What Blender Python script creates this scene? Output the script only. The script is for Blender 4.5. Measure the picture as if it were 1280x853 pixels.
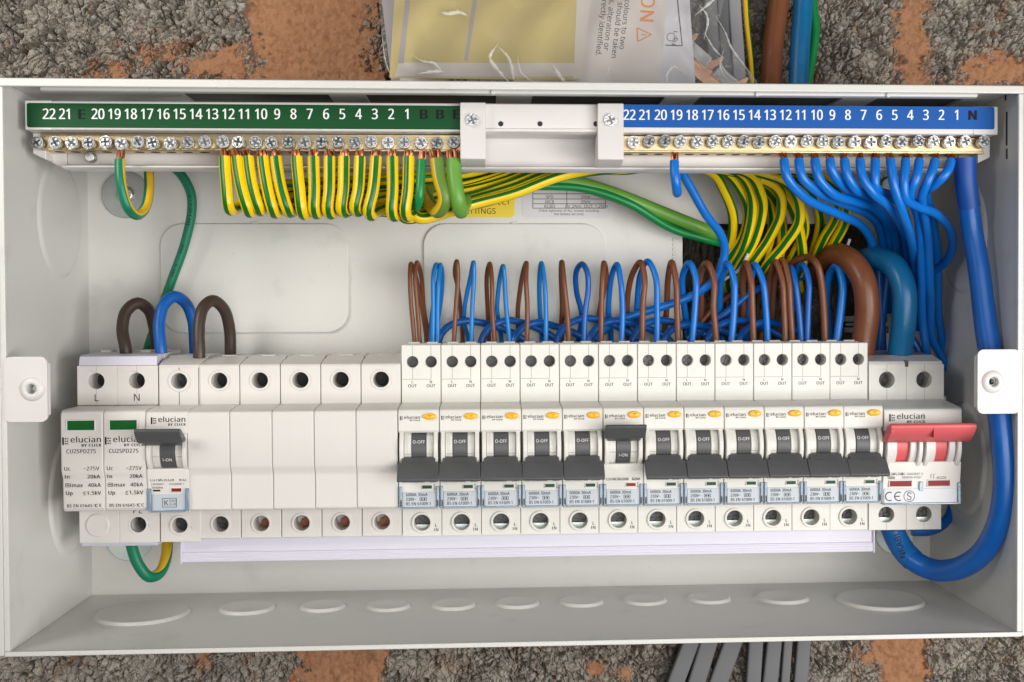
import bpy, math, random
import numpy as np
from mathutils import Vector, Matrix
from mathutils.geometry import tessellate_polygon

for o in list(bpy.data.objects): bpy.data.objects.remove(o)
scene = bpy.context.scene
COL = scene.collection
S = 0.001                                   # everything below is written in millimetres
R = math.radians

# ------------------------------------------------------------------ camera
FPX, YAW, PIT, ROL = 1477.553, 0.058, -0.019, 0.004
CX, CZ, CD = 184.579, 39.44, 592.896        # camera position: X right, Z up, d towards the viewer
SHX, SHY = 58.461, 0.334
def _rot():
    a, b = math.cos(YAW), math.sin(YAW); Y = np.array([[a, 0, -b], [0, 1, 0], [b, 0, a]])
    a, b = math.cos(PIT), math.sin(PIT); P_ = np.array([[1, 0, 0], [0, a, -b], [0, b, a]])
    a, b = math.cos(ROL), math.sin(ROL); R_ = np.array([[a, -b, 0], [b, a, 0], [0, 0, 1]])
    return R_ @ P_ @ Y
CM = _rot()
cam_data = bpy.data.cameras.new('camera'); cam = bpy.data.objects.new('camera', cam_data); COL.objects.link(cam)
cam_data.sensor_width = 36; cam_data.lens = FPX * 36 / 1280
cam_data.shift_x = -SHX / 1280; cam_data.shift_y = SHY / 1280
cam_data.clip_start = 0.01; cam_data.clip_end = 20
rt, up, fw = CM[0], CM[1], CM[2]            # rows in (X, Z, -d) axes -> world (X, y=-d, Z): forward +y
def _w(v): return Vector((v[0], v[2], v[1]))
m3 = Matrix((_w(rt), _w(up), -_w(fw))).transposed()
cam.matrix_world = Matrix.Translation(Vector((CX * S, -CD * S, CZ * S))) @ m3.to_4x4()
scene.camera = cam
scene.render.resolution_x, scene.render.resolution_y = 1024, 682

# ------------------------------------------------------------------ light
world = bpy.data.worlds.new('World'); scene.world = world; world.use_nodes = True
bg = world.node_tree.nodes['Background']; bg.inputs[0].default_value = (0.86, 0.93, 1.0, 1); bg.inputs[1].default_value = 0.035
def area(name, loc, target, size, power, col, spread=180):
    l = bpy.data.lights.new(name, 'AREA'); l.spread = R(spread); l.shape = 'RECTANGLE'; l.size, l.size_y = size; l.energy = power; l.color = col
    o = bpy.data.objects.new(name, l); COL.objects.link(o)
    o.location = Vector((loc[0] * S, -loc[1] * S, loc[2] * S))
    t = Vector((target[0] * S, -target[1] * S, target[2] * S))
    o.rotation_euler = (t - o.location).to_track_quat('-Z', 'Y').to_euler()
    return o
area('window_light', (-300, 460, 330), (20, 0, 110), (0.28, 0.28), 0.46, (1.0, 0.965, 0.91), 62)  # added lamp, narrow beam brightening the upper left
area('front_light', (330, 780, -30), (170, 0, 0), (0.5, 0.42), 3.2, (1.0, 0.975, 0.94))
area('side_light', (760, 640, -50), (40, 0, -10), (0.4, 0.4), 4.7, (1.0, 0.975, 0.945))
vs = scene.view_settings; vs.view_transform = 'Standard'; vs.look = 'None'; vs.exposure = 0.0; vs.gamma = 1.0; vs.use_curve_mapping = False
try:
    scene.cycles.max_bounces = 8; scene.cycles.transparent_max_bounces = 12; scene.cycles.use_denoising = True
except Exception: pass

# ------------------------------------------------------------------ pixel + depth -> place (1280 x 853 picture)
def ray(u, v):
    return CM.T @ np.array([(u - 640 - SHX) / FPX, -(v - 426.5 - SHY) / FPX, 1.0])
def at(u, v, d):
    r = ray(u, v); t = (CD - d) / r[2]
    return (CX + r[0] * t, d, CZ + r[1] * t)          # (X, d, Z)
def on_z(u, v, Z):
    r = ray(u, v); t = (Z - CZ) / r[1]; return (CX + r[0] * t, CD - r[2] * t, Z)
def on_x(u, v, X):
    r = ray(u, v); t = (X - CX) / r[0]; return (X, CD - r[2] * t, CZ + r[1] * t)

# ------------------------------------------------------------------ materials
MATS = {}
def mat(name, col, rough=0.5, metal=0.0, spec=0.5, noise=0.0, nscale=60, bump=0.0, bscale=400, coat=0.0, trans=0.0, rvar=0.0, speck=0.0, scratch=0.0):
    m = bpy.data.materials.new(name); m.use_nodes = True
    nt = m.node_tree; b = nt.nodes['Principled BSDF']
    b.inputs['Base Color'].default_value = (*col, 1); b.inputs['Roughness'].default_value = rough
    b.inputs['Metallic'].default_value = metal; b.inputs['Specular IOR Level'].default_value = spec
    if coat: b.inputs['Coat Weight'].default_value = coat; b.inputs['Coat Roughness'].default_value = 0.15
    if trans: b.inputs['Transmission Weight'].default_value = trans
    tc = nt.nodes.new('ShaderNodeTexCoord')
    if noise or rvar:
        n = nt.nodes.new('ShaderNodeTexNoise'); n.inputs['Scale'].default_value = nscale; n.inputs['Detail'].default_value = 6
        n.inputs['Roughness'].default_value = 0.65
        nt.links.new(tc.outputs['Object'], n.inputs['Vector'])
        if noise:
            mx = nt.nodes.new('ShaderNodeMix'); mx.data_type = 'RGBA'
            mx.inputs[6].default_value = (*[c * (1 - noise) for c in col], 1); mx.inputs[7].default_value = (*[min(1, c * (1 + noise)) for c in col], 1)
            nt.links.new(n.outputs['Fac'], mx.inputs[0]); nt.links.new(mx.outputs[2], b.inputs['Base Color'])
        if rvar:
            mr = nt.nodes.new('ShaderNodeMapRange'); mr.inputs[1].default_value = 0.3; mr.inputs[2].default_value = 0.7
            mr.inputs[3].default_value = max(0.02, rough - rvar); mr.inputs[4].default_value = min(1, rough + rvar)
            nt.links.new(n.outputs['Fac'], mr.inputs[0]); nt.links.new(mr.outputs[0], b.inputs['Roughness'])
    if speck or scratch:                                # dust specks and rubbed marks
        src = b.inputs['Base Color'].links[0].from_socket if b.inputs['Base Color'].links else None
        for amount, sc_, thr, dark in ((speck, (420, 420, 420), .70, True), (speck * .5, (60, 60, 60), .62, True), (scratch, (900, 900, 60), .66, False)):
            if not amount: continue
            mp = nt.nodes.new('ShaderNodeMapping'); mp.inputs['Scale'].default_value = sc_; mp.inputs['Rotation'].default_value = (0, 0.35, 0.2)
            n4 = nt.nodes.new('ShaderNodeTexNoise'); n4.inputs['Scale'].default_value = 1; n4.inputs['Detail'].default_value = 3
            rg = nt.nodes.new('ShaderNodeMapRange'); rg.inputs[1].default_value = thr; rg.inputs[2].default_value = thr + .08; rg.inputs[3].default_value = 0; rg.inputs[4].default_value = amount
            m4 = nt.nodes.new('ShaderNodeMix'); m4.data_type = 'RGBA'
            m4.inputs[7].default_value = (*[c * .45 for c in col], 1) if dark else (*[min(1, c * 1.8 + .12) for c in col], 1)
            nt.links.new(tc.outputs['Object'], mp.inputs[0]); nt.links.new(mp.outputs[0], n4.inputs['Vector']); nt.links.new(n4.outputs['Fac'], rg.inputs[0]); nt.links.new(rg.outputs[0], m4.inputs[0])
            if src is not None: nt.links.new(src, m4.inputs[6])
            else: m4.inputs[6].default_value = (*col, 1)
            src = m4.outputs[2]
        nt.links.new(src, b.inputs['Base Color'])
    if bump:
        n2 = nt.nodes.new('ShaderNodeTexNoise'); n2.inputs['Scale'].default_value = bscale; n2.inputs['Detail'].default_value = 4
        nt.links.new(tc.outputs['Object'], n2.inputs['Vector'])
        bp = nt.nodes.new('ShaderNodeBump'); bp.inputs['Strength'].default_value = bump; bp.inputs['Distance'].default_value = 0.0004
        nt.links.new(n2.outputs['Fac'], bp.inputs['Height']); nt.links.new(bp.outputs['Normal'], b.inputs['Normal'])
    MATS[name] = m
    return m
mat('paint', (0.655, 0.65, 0.62), 0.40, coat=0.22, noise=0.04, nscale=12, bump=0.22, bscale=1100, rvar=0.10, speck=0.22)
mat('plastic', (0.685, 0.675, 0.63), 0.40, noise=0.045, nscale=40, bump=0.08, bscale=1500, rvar=0.12, speck=0.16)
mat('plastic_warm', (0.665, 0.635, 0.605), 0.43, noise=0.045, nscale=35, bump=0.10, bscale=1500, rvar=0.12, speck=0.14)
mat('plastic_bright', (0.68, 0.655, 0.64), 0.38, noise=0.025, nscale=25, bump=0.04, bscale=900, rvar=0.07)
mat('lilac', (0.63, 0.615, 0.71), 0.4, noise=0.02)
mat('seam', (0.30, 0.29, 0.265), 0.7)
mat('hole_dark', (0.012, 0.012, 0.012), 0.6)
mat('dark_grey', (0.075, 0.077, 0.081), 0.45, noise=0.12, nscale=120, bump=0.12, bscale=2500, rvar=0.1)
mat('red', (0.64, 0.11, 0.12), 0.42, noise=0.07, nscale=90, bump=0.05, bscale=1800)
mat('red_window', (0.22, 0.012, 0.016), 0.4, spec=0.2)
mat('green_window', (0.010, 0.11, 0.022), 0.3, spec=0.3, noise=0.35, nscale=180)
mat('green_window_dark', (0.006, 0.05, 0.03), 0.35, spec=0.2)
mat('orange', (0.94, 0.47, 0.015), 0.35, noise=0.06)
mat('orange_mark', (0.70, 0.28, 0.01), 0.5)
mat('ink', (0.014, 0.013, 0.014), 0.6, spec=0.12)
mat('ink_soft', (0.09, 0.09, 0.10), 0.6, spec=0.15)
mat('ink_white', (0.80, 0.80, 0.78), 0.5)
mat('ink_orange', (0.80, 0.28, 0.03), 0.5)
mat('chrome', (0.55, 0.56, 0.57), 0.34, 1.0, noise=0.25, nscale=700, bump=0.45, bscale=1300, rvar=0.08)
mat('steel_dark', (0.07, 0.07, 0.068), 0.42, 0.8, noise=0.3, nscale=400, bump=0.2, bscale=1200)
mat('screw_recess', (0.20, 0.20, 0.205), 0.35, 0.9, noise=0.4, nscale=900)  # recess floor of the screws, its shade put into a darker colour
mat('red_joint', (0.42, 0.045, 0.055), 0.5)
mat('slot_grey', (0.11, 0.11, 0.105), 0.8)
mat('steel_dull', (0.46, 0.48, 0.47), 0.38, 0.85, noise=0.15, nscale=250, bump=0.15, bscale=900)
mat('zinc', (0.62, 0.70, 0.69), 0.35, 0.7, noise=0.15, nscale=300, bump=0.2, bscale=900)
mat('brass', (0.62, 0.50, 0.30), 0.36, 1.0, noise=0.1, nscale=200, bump=0.1, bscale=1200)
mat('copper', (0.50, 0.19, 0.09), 0.36, 1.0, noise=0.25, nscale=600)
mat('busbar_dull', (0.26, 0.10, 0.06), 0.5, 0.5, noise=0.3, nscale=500)
mat('copper_flat', (0.86, 0.50, 0.34), 0.28, 1.0, noise=0.12, nscale=150)
mat('green_label', (0.0, 0.062, 0.014), 0.5, spec=0.25, noise=0.12, nscale=22)
mat('blue_label', (0.0, 0.085, 0.36), 0.5, spec=0.25, noise=0.08, nscale=22)
mat('label_clear', (0.47, 0.515, 0.56), 0.4, coat=0.1, noise=0.05, nscale=100)
mat('label_lit', (0.55, 0.565, 0.60), 0.35, coat=0.15, noise=0.06, nscale=120)  # paler label tone, used on the main switch
mat('blue_rail', (0.36, 0.50, 0.66), 0.12, coat=0.6, trans=0.55, noise=0.25, nscale=220)
mat('wire_brown', (0.175, 0.058, 0.022), 0.40, scratch=0.3, noise=0.12, nscale=120, bump=0.05, bscale=900, rvar=0.08)
mat('wire_dark_brown', (0.050, 0.030, 0.022), 0.42, noise=0.12, nscale=120, rvar=0.08)
mat('wire_blue', (0.002, 0.100, 0.41), 0.36, noise=0.10, nscale=90, bump=0.05, bscale=900, rvar=0.08)
mat('wire_sky', (0.004, 0.19, 0.56), 0.36, noise=0.08, nscale=90, rvar=0.08)
mat('wire_bright', (0.002, 0.155, 0.58), 0.34, noise=0.08, nscale=90, rvar=0.08)
mat('wire_teal', (0.003, 0.125, 0.30), 0.36, scratch=0.35, noise=0.12, nscale=110, bump=0.08, bscale=700, rvar=0.1)
mat('wire_green', (0.0, 0.17, 0.085), 0.38, noise=0.10, nscale=90, rvar=0.08)
mat('wire_green_bright', (0.002, 0.21, 0.05), 0.36, noise=0.1, nscale=90, rvar=0.08)
mat('wire_lime', (0.13, 0.33, 0.045), 0.42, noise=0.12, nscale=110, rvar=0.08)
mat('wire_olive', (0.11, 0.22, 0.03), 0.42, noise=0.12, nscale=110, rvar=0.08)
mat('stripe_yellow', (0.80, 0.56, 0.002), 0.38, noise=0.05, nscale=120, rvar=0.06)
mat('stripe_amber', (0.72, 0.46, 0.02), 0.4, noise=0.06, nscale=120)
mat('stripe_green', (0.004, 0.13, 0.010), 0.36, noise=0.08, nscale=120, rvar=0.06)
mat('sleeve_blue', (0.002, 0.060, 0.30), 0.5, noise=0.12, nscale=80, bump=0.06, bscale=500)
mat('sleeve_light', (0.004, 0.125, 0.42), 0.45, noise=0.1, nscale=80)
mat('grey_sheath', (0.14, 0.142, 0.15), 0.5, noise=0.14, nscale=50, bump=0.06, bscale=500, rvar=0.08)
mat('grey_sheath_light', (0.30, 0.30, 0.32), 0.5, noise=0.1, nscale=50)
mat('yellow_sticker', (0.80, 0.60, 0.03), 0.42, noise=0.04)
mat('white_sticker', (0.62, 0.61, 0.63), 0.4, noise=0.03)
mat('paper_yellow', (0.60, 0.49, 0.18), 0.55, noise=0.10, nscale=25, bump=0.05, bscale=300)
mat('paper_cream', (0.70, 0.64, 0.61), 0.6, noise=0.06, nscale=25, bump=0.05, bscale=300)
mat('paper_grey', (0.40, 0.36, 0.38), 0.6, noise=0.06, nscale=25)
mat('paper_white', (0.70, 0.69, 0.74), 0.6, noise=0.06, nscale=25, bump=0.05, bscale=300)
mat('clear_insulator', (0.66, 0.66, 0.68), 0.2, coat=0.5, trans=0.25)

def film_material():
    m = bpy.data.materials.new('clear_film'); m.use_nodes = True; nt = m.node_tree
    for n in list(nt.nodes): nt.nodes.remove(n)
    out = nt.nodes.new('ShaderNodeOutputMaterial'); mix = nt.nodes.new('ShaderNodeMixShader')
    tr = nt.nodes.new('ShaderNodeBsdfTransparent'); gl = nt.nodes.new('ShaderNodeBsdfPrincipled')
    tr.inputs[0].default_value = (0.96, 0.96, 0.96, 1)
    gl.inputs['Base Color'].default_value = (0.8, 0.8, 0.8, 1); gl.inputs['Roughness'].default_value = 0.10; gl.inputs['Specular IOR Level'].default_value = 1.0
    tc = nt.nodes.new('ShaderNodeTexCoord'); n = nt.nodes.new('ShaderNodeTexNoise'); n.inputs['Scale'].default_value = 30; n.inputs['Detail'].default_value = 2; n.inputs['Distortion'].default_value = 1.6
    bp = nt.nodes.new('ShaderNodeBump'); bp.inputs['Strength'].default_value = 0.24; bp.inputs['Distance'].default_value = 0.002
    nt.links.new(tc.outputs['Object'], n.inputs['Vector']); nt.links.new(n.outputs['Fac'], bp.inputs['Height']); nt.links.new(bp.outputs['Normal'], gl.inputs['Normal'])
    fr = nt.nodes.new('ShaderNodeFresnel'); fr.inputs[0].default_value = 1.5; nt.links.new(bp.outputs['Normal'], fr.inputs['Normal'])
    ad = nt.nodes.new('ShaderNodeMath'); ad.operation = 'MULTIPLY_ADD'; ad.inputs[1].default_value = 1.0; ad.inputs[2].default_value = 0.05
    nt.links.new(fr.outputs[0], ad.inputs[0]); nt.links.new(ad.outputs[0], mix.inputs[0])
    nt.links.new(tr.outputs[0], mix.inputs[1]); nt.links.new(gl.outputs[0], mix.inputs[2]); nt.links.new(mix.outputs[0], out.inputs[0])
    MATS['clear_film'] = m
film_material()
def glint_material():                                  # whitish film painting the bag's glints along creases and edges
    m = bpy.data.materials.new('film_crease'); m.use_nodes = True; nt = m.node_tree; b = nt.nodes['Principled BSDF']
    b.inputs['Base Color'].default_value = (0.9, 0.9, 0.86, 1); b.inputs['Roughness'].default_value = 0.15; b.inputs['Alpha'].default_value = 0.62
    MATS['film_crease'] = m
glint_material()

def rock_material(name, ramp, nscale, bump, dust=None):
    m = bpy.data.materials.new(name); m.use_nodes = True; nt = m.node_tree; b = nt.nodes['Principled BSDF']
    b.inputs['Roughness'].default_value = 0.9; b.inputs['Specular IOR Level'].default_value = 0.2
    tc = nt.nodes.new('ShaderNodeTexCoord')
    v = nt.nodes.new('ShaderNodeTexVoronoi'); v.inputs['Scale'].default_value = nscale; v.inputs['Randomness'].default_value = 1
    n = nt.nodes.new('ShaderNodeTexNoise'); n.inputs['Scale'].default_value = nscale * 1.7; n.inputs['Detail'].default_value = 8; n.inputs['Roughness'].default_value = 0.7
    sx = nt.nodes.new('ShaderNodeSeparateColor')
    nt.links.new(tc.outputs['Object'], v.inputs['Vector']); nt.links.new(tc.outputs['Object'], n.inputs['Vector']); nt.links.new(v.outputs['Color'], sx.inputs[0])
    mx = nt.nodes.new('ShaderNodeMix'); mx.inputs[0].default_value = 0.65
    nt.links.new(sx.outputs[0], mx.inputs[2]); nt.links.new(n.outputs['Fac'], mx.inputs[3])
    cr = nt.nodes.new('ShaderNodeValToRGB')
    while len(cr.color_ramp.elements) < len(ramp): cr.color_ramp.elements.new(0.5)
    for e, (p, c) in zip(cr.color_ramp.elements, ramp): e.position = p; e.color = (*c, 1)
    nt.links.new(mx.outputs[0], cr.inputs[0]); nt.links.new(cr.outputs[0], b.inputs['Base Color'])
    if dust:                                            # mortar dust rubbed over the stones next to the joints
        at_ = nt.nodes.new('ShaderNodeAttribute'); at_.attribute_name = 'dust'; md = nt.nodes.new('ShaderNodeMix'); md.data_type = 'RGBA'; md.inputs[7].default_value = (*dust, 1)
        nt.links.new(at_.outputs['Fac'], md.inputs[0]); nt.links.new(cr.outputs[0], md.inputs[6]); nt.links.new(md.outputs[2], b.inputs['Base Color'])
    n3 = nt.nodes.new('ShaderNodeTexNoise'); n3.inputs['Scale'].default_value = nscale * 5; n3.inputs['Detail'].default_value = 6
    nt.links.new(tc.outputs['Object'], n3.inputs['Vector'])
    bp = nt.nodes.new('ShaderNodeBump'); bp.inputs['Strength'].default_value = bump; bp.inputs['Distance'].default_value = 0.0006
    nt.links.new(n3.outputs['Fac'], bp.inputs['Height']); nt.links.new(bp.outputs['Normal'], b.inputs['Normal'])
    MATS[name] = m
rock_material('concrete', [(0.22, (0.17, 0.152, 0.13)), (0.45, (0.30, 0.268, 0.23)), (0.62, (0.40, 0.362, 0.315)), (0.8, (0.27, 0.24, 0.205))], 260, 0.9, (0.26, 0.145, 0.085))
rock_material('mortar', [(0.2, (0.26, 0.122, 0.062)), (0.45, (0.37, 0.185, 0.098)), (0.6, (0.42, 0.215, 0.118)), (0.8, (0.33, 0.16, 0.08))], 420, 0.8)

# ------------------------------------------------------------------ mesh helpers
class MB:
    def __init__(s): s.v = []; s.f = []; s.m = []
    def add(s, verts, faces, mi=0):
        k = len(s.v); s.v += [tuple(p) for p in verts]; s.f += [tuple(i + k for i in f) for f in faces]; s.m += [mi] * len(faces); return s
    def box(s, x0, x1, d0, d1, z0, z1, mi=0):
        v = [(x, d, z) for x in (x0, x1) for d in (d0, d1) for z in (z0, z1)]
        return s.add(v, [(0, 2, 3, 1), (4, 5, 7, 6), (0, 1, 5, 4), (2, 6, 7, 3), (0, 4, 6, 2), (1, 3, 7, 5)], mi)
    def prism_x(s, poly, x0, x1, mi=0):               # poly in (d, Z)
        n = len(poly); v = [(x0, a, b) for a, b in poly] + [(x1, a, b) for a, b in poly]
        f = [tuple(range(n)), tuple(range(2 * n - 1, n - 1, -1))] + [(i, i + n, (i + 1) % n + n, (i + 1) % n) for i in range(n)]
        return s.add(v, f, mi)
    def prism_d(s, poly, d0, d1, mi=0):               # poly in (X, Z)
        n = len(poly); v = [(a, d0, b) for a, b in poly] + [(a, d1, b) for a, b in poly]
        f = [tuple(range(n)), tuple(range(2 * n - 1, n - 1, -1))] + [(i, i + n, (i + 1) % n + n, (i + 1) % n) for i in range(n)]
        return s.add(v, f, mi)
    def prism_z(s, poly, z0, z1, mi=0):               # poly in (X, d)
        n = len(poly); v = [(a, b, z0) for a, b in poly] + [(a, b, z1) for a, b in poly]
        f = [tuple(range(n)), tuple(range(2 * n - 1, n - 1, -1))] + [(i, i + n, (i + 1) % n + n, (i + 1) % n) for i in range(n)]
        return s.add(v, f, mi)
    def plate(s, outer, holes, d0, d1, mi=0):         # thick plate in X-Z with holes, faces at d0 and d1
        loops = [outer] + holes
        pts = [p for l in loops for p in l]; n = len(pts)
        tris = tessellate_polygon([[Vector((a, b, 0)) for a, b in l] for l in loops])
        v = [(a, d1, b) for a, b in pts] + [(a, d0, b) for a, b in pts]
        f = [tuple(t) for t in tris] + [tuple(i + n for i in reversed(t)) for t in tris]
        k = 0
        for l in loops:
            q = len(l)
            f += [(k + i, k + (i + 1) % q, k + (i + 1) % q + n, k + i + n) for i in range(q)]; k += q
        return s.add(v, f, mi)
    def disc(s, cx, cz, r, d0, d1, n=24, mi=0): return s.prism_d(circ(cx, cz, r, n), d0, d1, mi)
    def ring(s, cx, cz, r0, r1, d0, d1, n=28, mi=0):
        v = []; f = []
        for i in range(n):
            a = 2 * math.pi * i / n; c, q = math.cos(a), math.sin(a)
            v += [(cx + r0 * c, d0, cz + r0 * q), (cx + r0 * c, d1, cz + r0 * q), (cx + r1 * c, d1, cz + r1 * q), (cx + r1 * c, d0, cz + r1 * q)]
        for i in range(n):
            a, b = 4 * i, 4 * ((i + 1) % n)
            f += [(a + j, b + j, b + (j + 1) % 4, a + (j + 1) % 4) for j in range(4)]
        return s.add(v, f, mi)
    def arc_x(s, c, r, a0, a1, x0, x1, thick, n=14, mi=0):   # a curved strip round an X axis through c=(d,Z); angles from the +d direction
        poly = [(c[0] + r * math.cos(R(a0 + (a1 - a0) * i / n)), c[1] + r * math.sin(R(a0 + (a1 - a0) * i / n))) for i in range(n + 1)]
        inner = [(c[0] + (r - thick) * math.cos(R(a1 + (a0 - a1) * i / n)), c[1] + (r - thick) * math.sin(R(a1 + (a0 - a1) * i / n))) for i in range(n + 1)]
        return s.prism_x(poly + inner, x0, x1, mi)
    def build(s, name, mats, parent=None, bevel=0.0, seg=2, smooth=35, base=None, kind=None):
        me = bpy.data.meshes.new(name)
        b = base if base is not None else (Vector(parent['_b']) if parent is not None and '_b' in parent else Vector((0, 0, 0)))
        me.from_pydata([((x - b[0]) * S, -(d - b[1]) * S, (z - b[2]) * S) for x, d, z in s.v], [], s.f)
        if isinstance(mats, str): mats = [mats]
        for mm in mats: me.materials.append(MATS[mm])
        me.polygons.foreach_set('material_index', s.m)
        import bmesh
        bm = bmesh.new(); bm.from_mesh(me); bmesh.ops.recalc_face_normals(bm, faces=bm.faces); bm.to_mesh(me); bm.free()
        me.polygons.foreach_set('use_smooth', [True] * len(me.polygons))
        me.set_sharp_from_angle(angle=R(smooth))
        o = bpy.data.objects.new(name, me); COL.objects.link(o)
        if parent is not None: o.parent = parent; o['_b'] = list(b)
        else: o.location = Vector((b[0] * S, -b[1] * S, b[2] * S)); o['_b'] = list(b)
        if bevel:
            md = o.modifiers.new('edge', 'BEVEL'); md.width = bevel * S; md.segments = seg; md.limit_method = 'ANGLE'; md.angle_limit = R(40); md.harden_normals = False
        if kind: o['kind'] = kind
        return o
def circ(cx, cz, r, n=24): return [(cx + r * math.cos(2 * math.pi * i / n), cz + r * math.sin(2 * math.pi * i / n)) for i in range(n)]
def rect(x0, x1, z0, z1): return [(x0, z0), (x1, z0), (x1, z1), (x0, z1)]
def rrect(x0, x1, z0, z1, r, n=5):
    out = []
    for cx, cz, a in ((x1 - r, z1 - r, 0), (x0 + r, z1 - r, 90), (x0 + r, z0 + r, 180), (x1 - r, z0 + r, 270)):
        out += [(cx + r * math.cos(R(a + 90 * i / n)), cz + r * math.sin(R(a + 90 * i / n))) for i in range(n + 1)]
    return out

def thing(name, label, cat, base, group=None):
    o = bpy.data.objects.new(name, None); COL.objects.link(o); o.empty_display_size = 0.01
    o.location = Vector((base[0] * S, -base[1] * S, base[2] * S)); o['_b'] = list(base)
    return tag(o, label, cat, group)
def tag(o, label, cat, group=None):
    o['label'] = label; o['category'] = cat
    if group: o['group'] = group
    return o
def dup(root, base, label, group=None):
    def cp(o, parent):
        c = o.copy(); COL.objects.link(c)
        if parent is not None: c.parent = parent
        for ch in o.children: cp(ch, c)
        return c
    r = cp(root, None); r.location = Vector((base[0] * S, -base[1] * S, base[2] * S)); r['_b'] = list(base); r['label'] = label
    if group: r['group'] = group
    return r

# ------------------------------------------------------------------ lettering: outlines of the built-in face, one cached mesh per character
GL = {}
try:                                                     # the sans face that ships inside Blender; falls back to the built-in one
    import os
    FONT = bpy.data.fonts.load(os.path.join(bpy.utils.system_resource('DATAFILES'), 'fonts', 'NotoSansHebrew-Regular.woff2'))
except Exception: FONT = None
def load_glyphs():
    chars = "ABCDEFGHIJKLMNOPQRSTUVWXYZabcdefghijklmnopqrstuvwxyz0123456789-~.,:/=()'!"
    objs = []
    for bold in (0, 1):
        for ch in chars:
            for wide in (0, 1):
                cu = bpy.data.curves.new('t', 'FONT'); cu.body = ('H' + ch + 'H') if wide else ch; cu.resolution_u = 3; cu.font = FONT or cu.font
                o = bpy.data.objects.new('t', cu); COL.objects.link(o); objs.append((o, ch, bold, wide))
    dg = bpy.context.evaluated_depsgraph_get(); dg.update()
    raw = {}
    for o, ch, bold, wide in objs:
        me = o.evaluated_get(dg).to_mesh()
        raw[(ch, bold, wide)] = ([tuple(v.co[:2]) for v in me.vertices], [tuple(p.vertices) for p in me.polygons])
        o.evaluated_get(dg).to_mesh_clear()
    for o, *_ in objs:
        cu = o.data; bpy.data.objects.remove(o); bpy.data.curves.remove(cu)
    for bold in (0, 1):
        hv = raw[('H', bold, 0)][0]; cap = max(p[1] for p in hv) - min(p[1] for p in hv)
        hw = max(p[0] for p in hv); hh = raw[('H', bold, 1)][0]; base3 = max(p[0] for p in hh) - hw    # two advances of H for 'HHH'
        advH = base3 / 2
        for ch in chars:
            wv = raw[(ch, bold, 1)][0]; adv = max(p[0] for p in wv) - hw - advH
            v, f = raw[(ch, bold, 0)]
            GL[(ch, bold)] = ([(x / cap, y / cap) for x, y in v], f, adv / cap)
        GL[(' ', bold)] = ([], [], 0.42)
load_glyphs()
def text_width(s, cap, bold=0, sp=0.0, wx=1.0): return sum(GL[(c, 1 if bold else 0)][2] + .05 * bold + sp for c in s) * cap * wx
def text(mb, s, x, z, d, cap, bold=0, align='l', sp=0.0, wx=1.0, rot=0, mi=0, xf=None):
    """flat lettering facing the viewer, baseline start at (x, z); rot in degrees (clockwise)"""
    w = text_width(s, cap, bold, sp, wx)
    px = {'l': 0, 'c': -w / 2, 'r': -w}[align]
    c, q = math.cos(R(-rot)), math.sin(R(-rot))
    for ch in s:
        v, f, adv = GL[(ch, 1 if bold else 0)]; adv += .05 * bold
        if ch == 'I' and FONT:                           # a plain stroke for the capital I
            w_ = 0.15 if bold else 0.125; v, f = [(.09, 0), (.09 + w_, 0), (.09 + w_, 1), (.09, 1)], [(0, 1, 2, 3)]
        if v:
            pts = []
            for a, b in v:
                a2, b2 = px + a * cap * wx, b * cap
                X, Z = x + a2 * c - b2 * q, z + a2 * q + b2 * c
                pts.append(xf(X, Z, d) if xf else (X, d, Z))
            mb.add(pts, f, mi)
            if bold:                                     # heavier weight: the same outline again, shifted by a stroke fraction and lifted a hair
                for e, (dx, lift) in enumerate((((.055, .012),) if bold == 1 else ((.06, .012), (.12, .024), (-.05, .036)))):
                    mb.add([(p[0] + dx * cap * c, p[1] + lift, p[2] + dx * cap * q) for p in pts], f, mi)
        px += (adv + sp) * cap * wx
    return mb
def arc_flat(mb, cx, cz, r, w, a0, a1, d, n=16, mi=0):
    v = []; f = []
    for i in range(n + 1):
        a = R(a0 + (a1 - a0) * i / n)
        v += [(cx + (r - w / 2) * math.cos(a), d, cz + (r - w / 2) * math.sin(a)), (cx + (r + w / 2) * math.cos(a), d, cz + (r + w / 2) * math.sin(a))]
    for i in range(n): f.append((2 * i, 2 * i + 1, 2 * i + 3, 2 * i + 2))
    mb.add(v, f, mi)
def bar_flat(mb, x0, x1, z0, z1, d, mi=0): mb.add([(x0, d, z0), (x1, d, z0), (x1, d, z1), (x0, d, z1)], [(0, 1, 2, 3)], mi)
def line_flat(mb, p, q, w, d, mi=0):
    a = Vector(p); b = Vector(q); n = (b - a).normalized(); n = Vector((-n.y, n.x)) * w / 2
    mb.add([(a.x + n.x, d, a.y + n.y), (b.x + n.x, d, b.y + n.y), (b.x - n.x, d, b.y - n.y), (a.x - n.x, d, a.y - n.y)], [(0, 1, 2, 3)], mi)
def logo(mb, x, z, d, h):                              # bar-and-dashes emblem with the word mark and a small second line
    bar_flat(mb, x, x + 0.38 * h, z - 0.55 * h, z + 1.15 * h, d)
    for k in range(3):
        bar_flat(mb, x + 0.55 * h, x + (0.95 if k != 1 else 0.8) * h, z - 0.4 * h + k * 0.55 * h, z - 0.12 * h + k * 0.55 * h, d)
        bar_flat(mb, x + (1.08 if k != 1 else 0.93) * h, x + 1.3 * h, z - 0.4 * h + k * 0.55 * h, z - 0.12 * h + k * 0.55 * h, d)
    text(mb, 'elucian', x + 1.7 * h, z, d, h * 1.25, 1, wx=1.08)
    w = text_width('elucian', h * 1.25, 1, 0, 1.08)
    text(mb, 'BY CLICK', x + 1.7 * h + w, z - 0.95 * h, d, h * 0.58, 2, 'r', sp=0.10)

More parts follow.
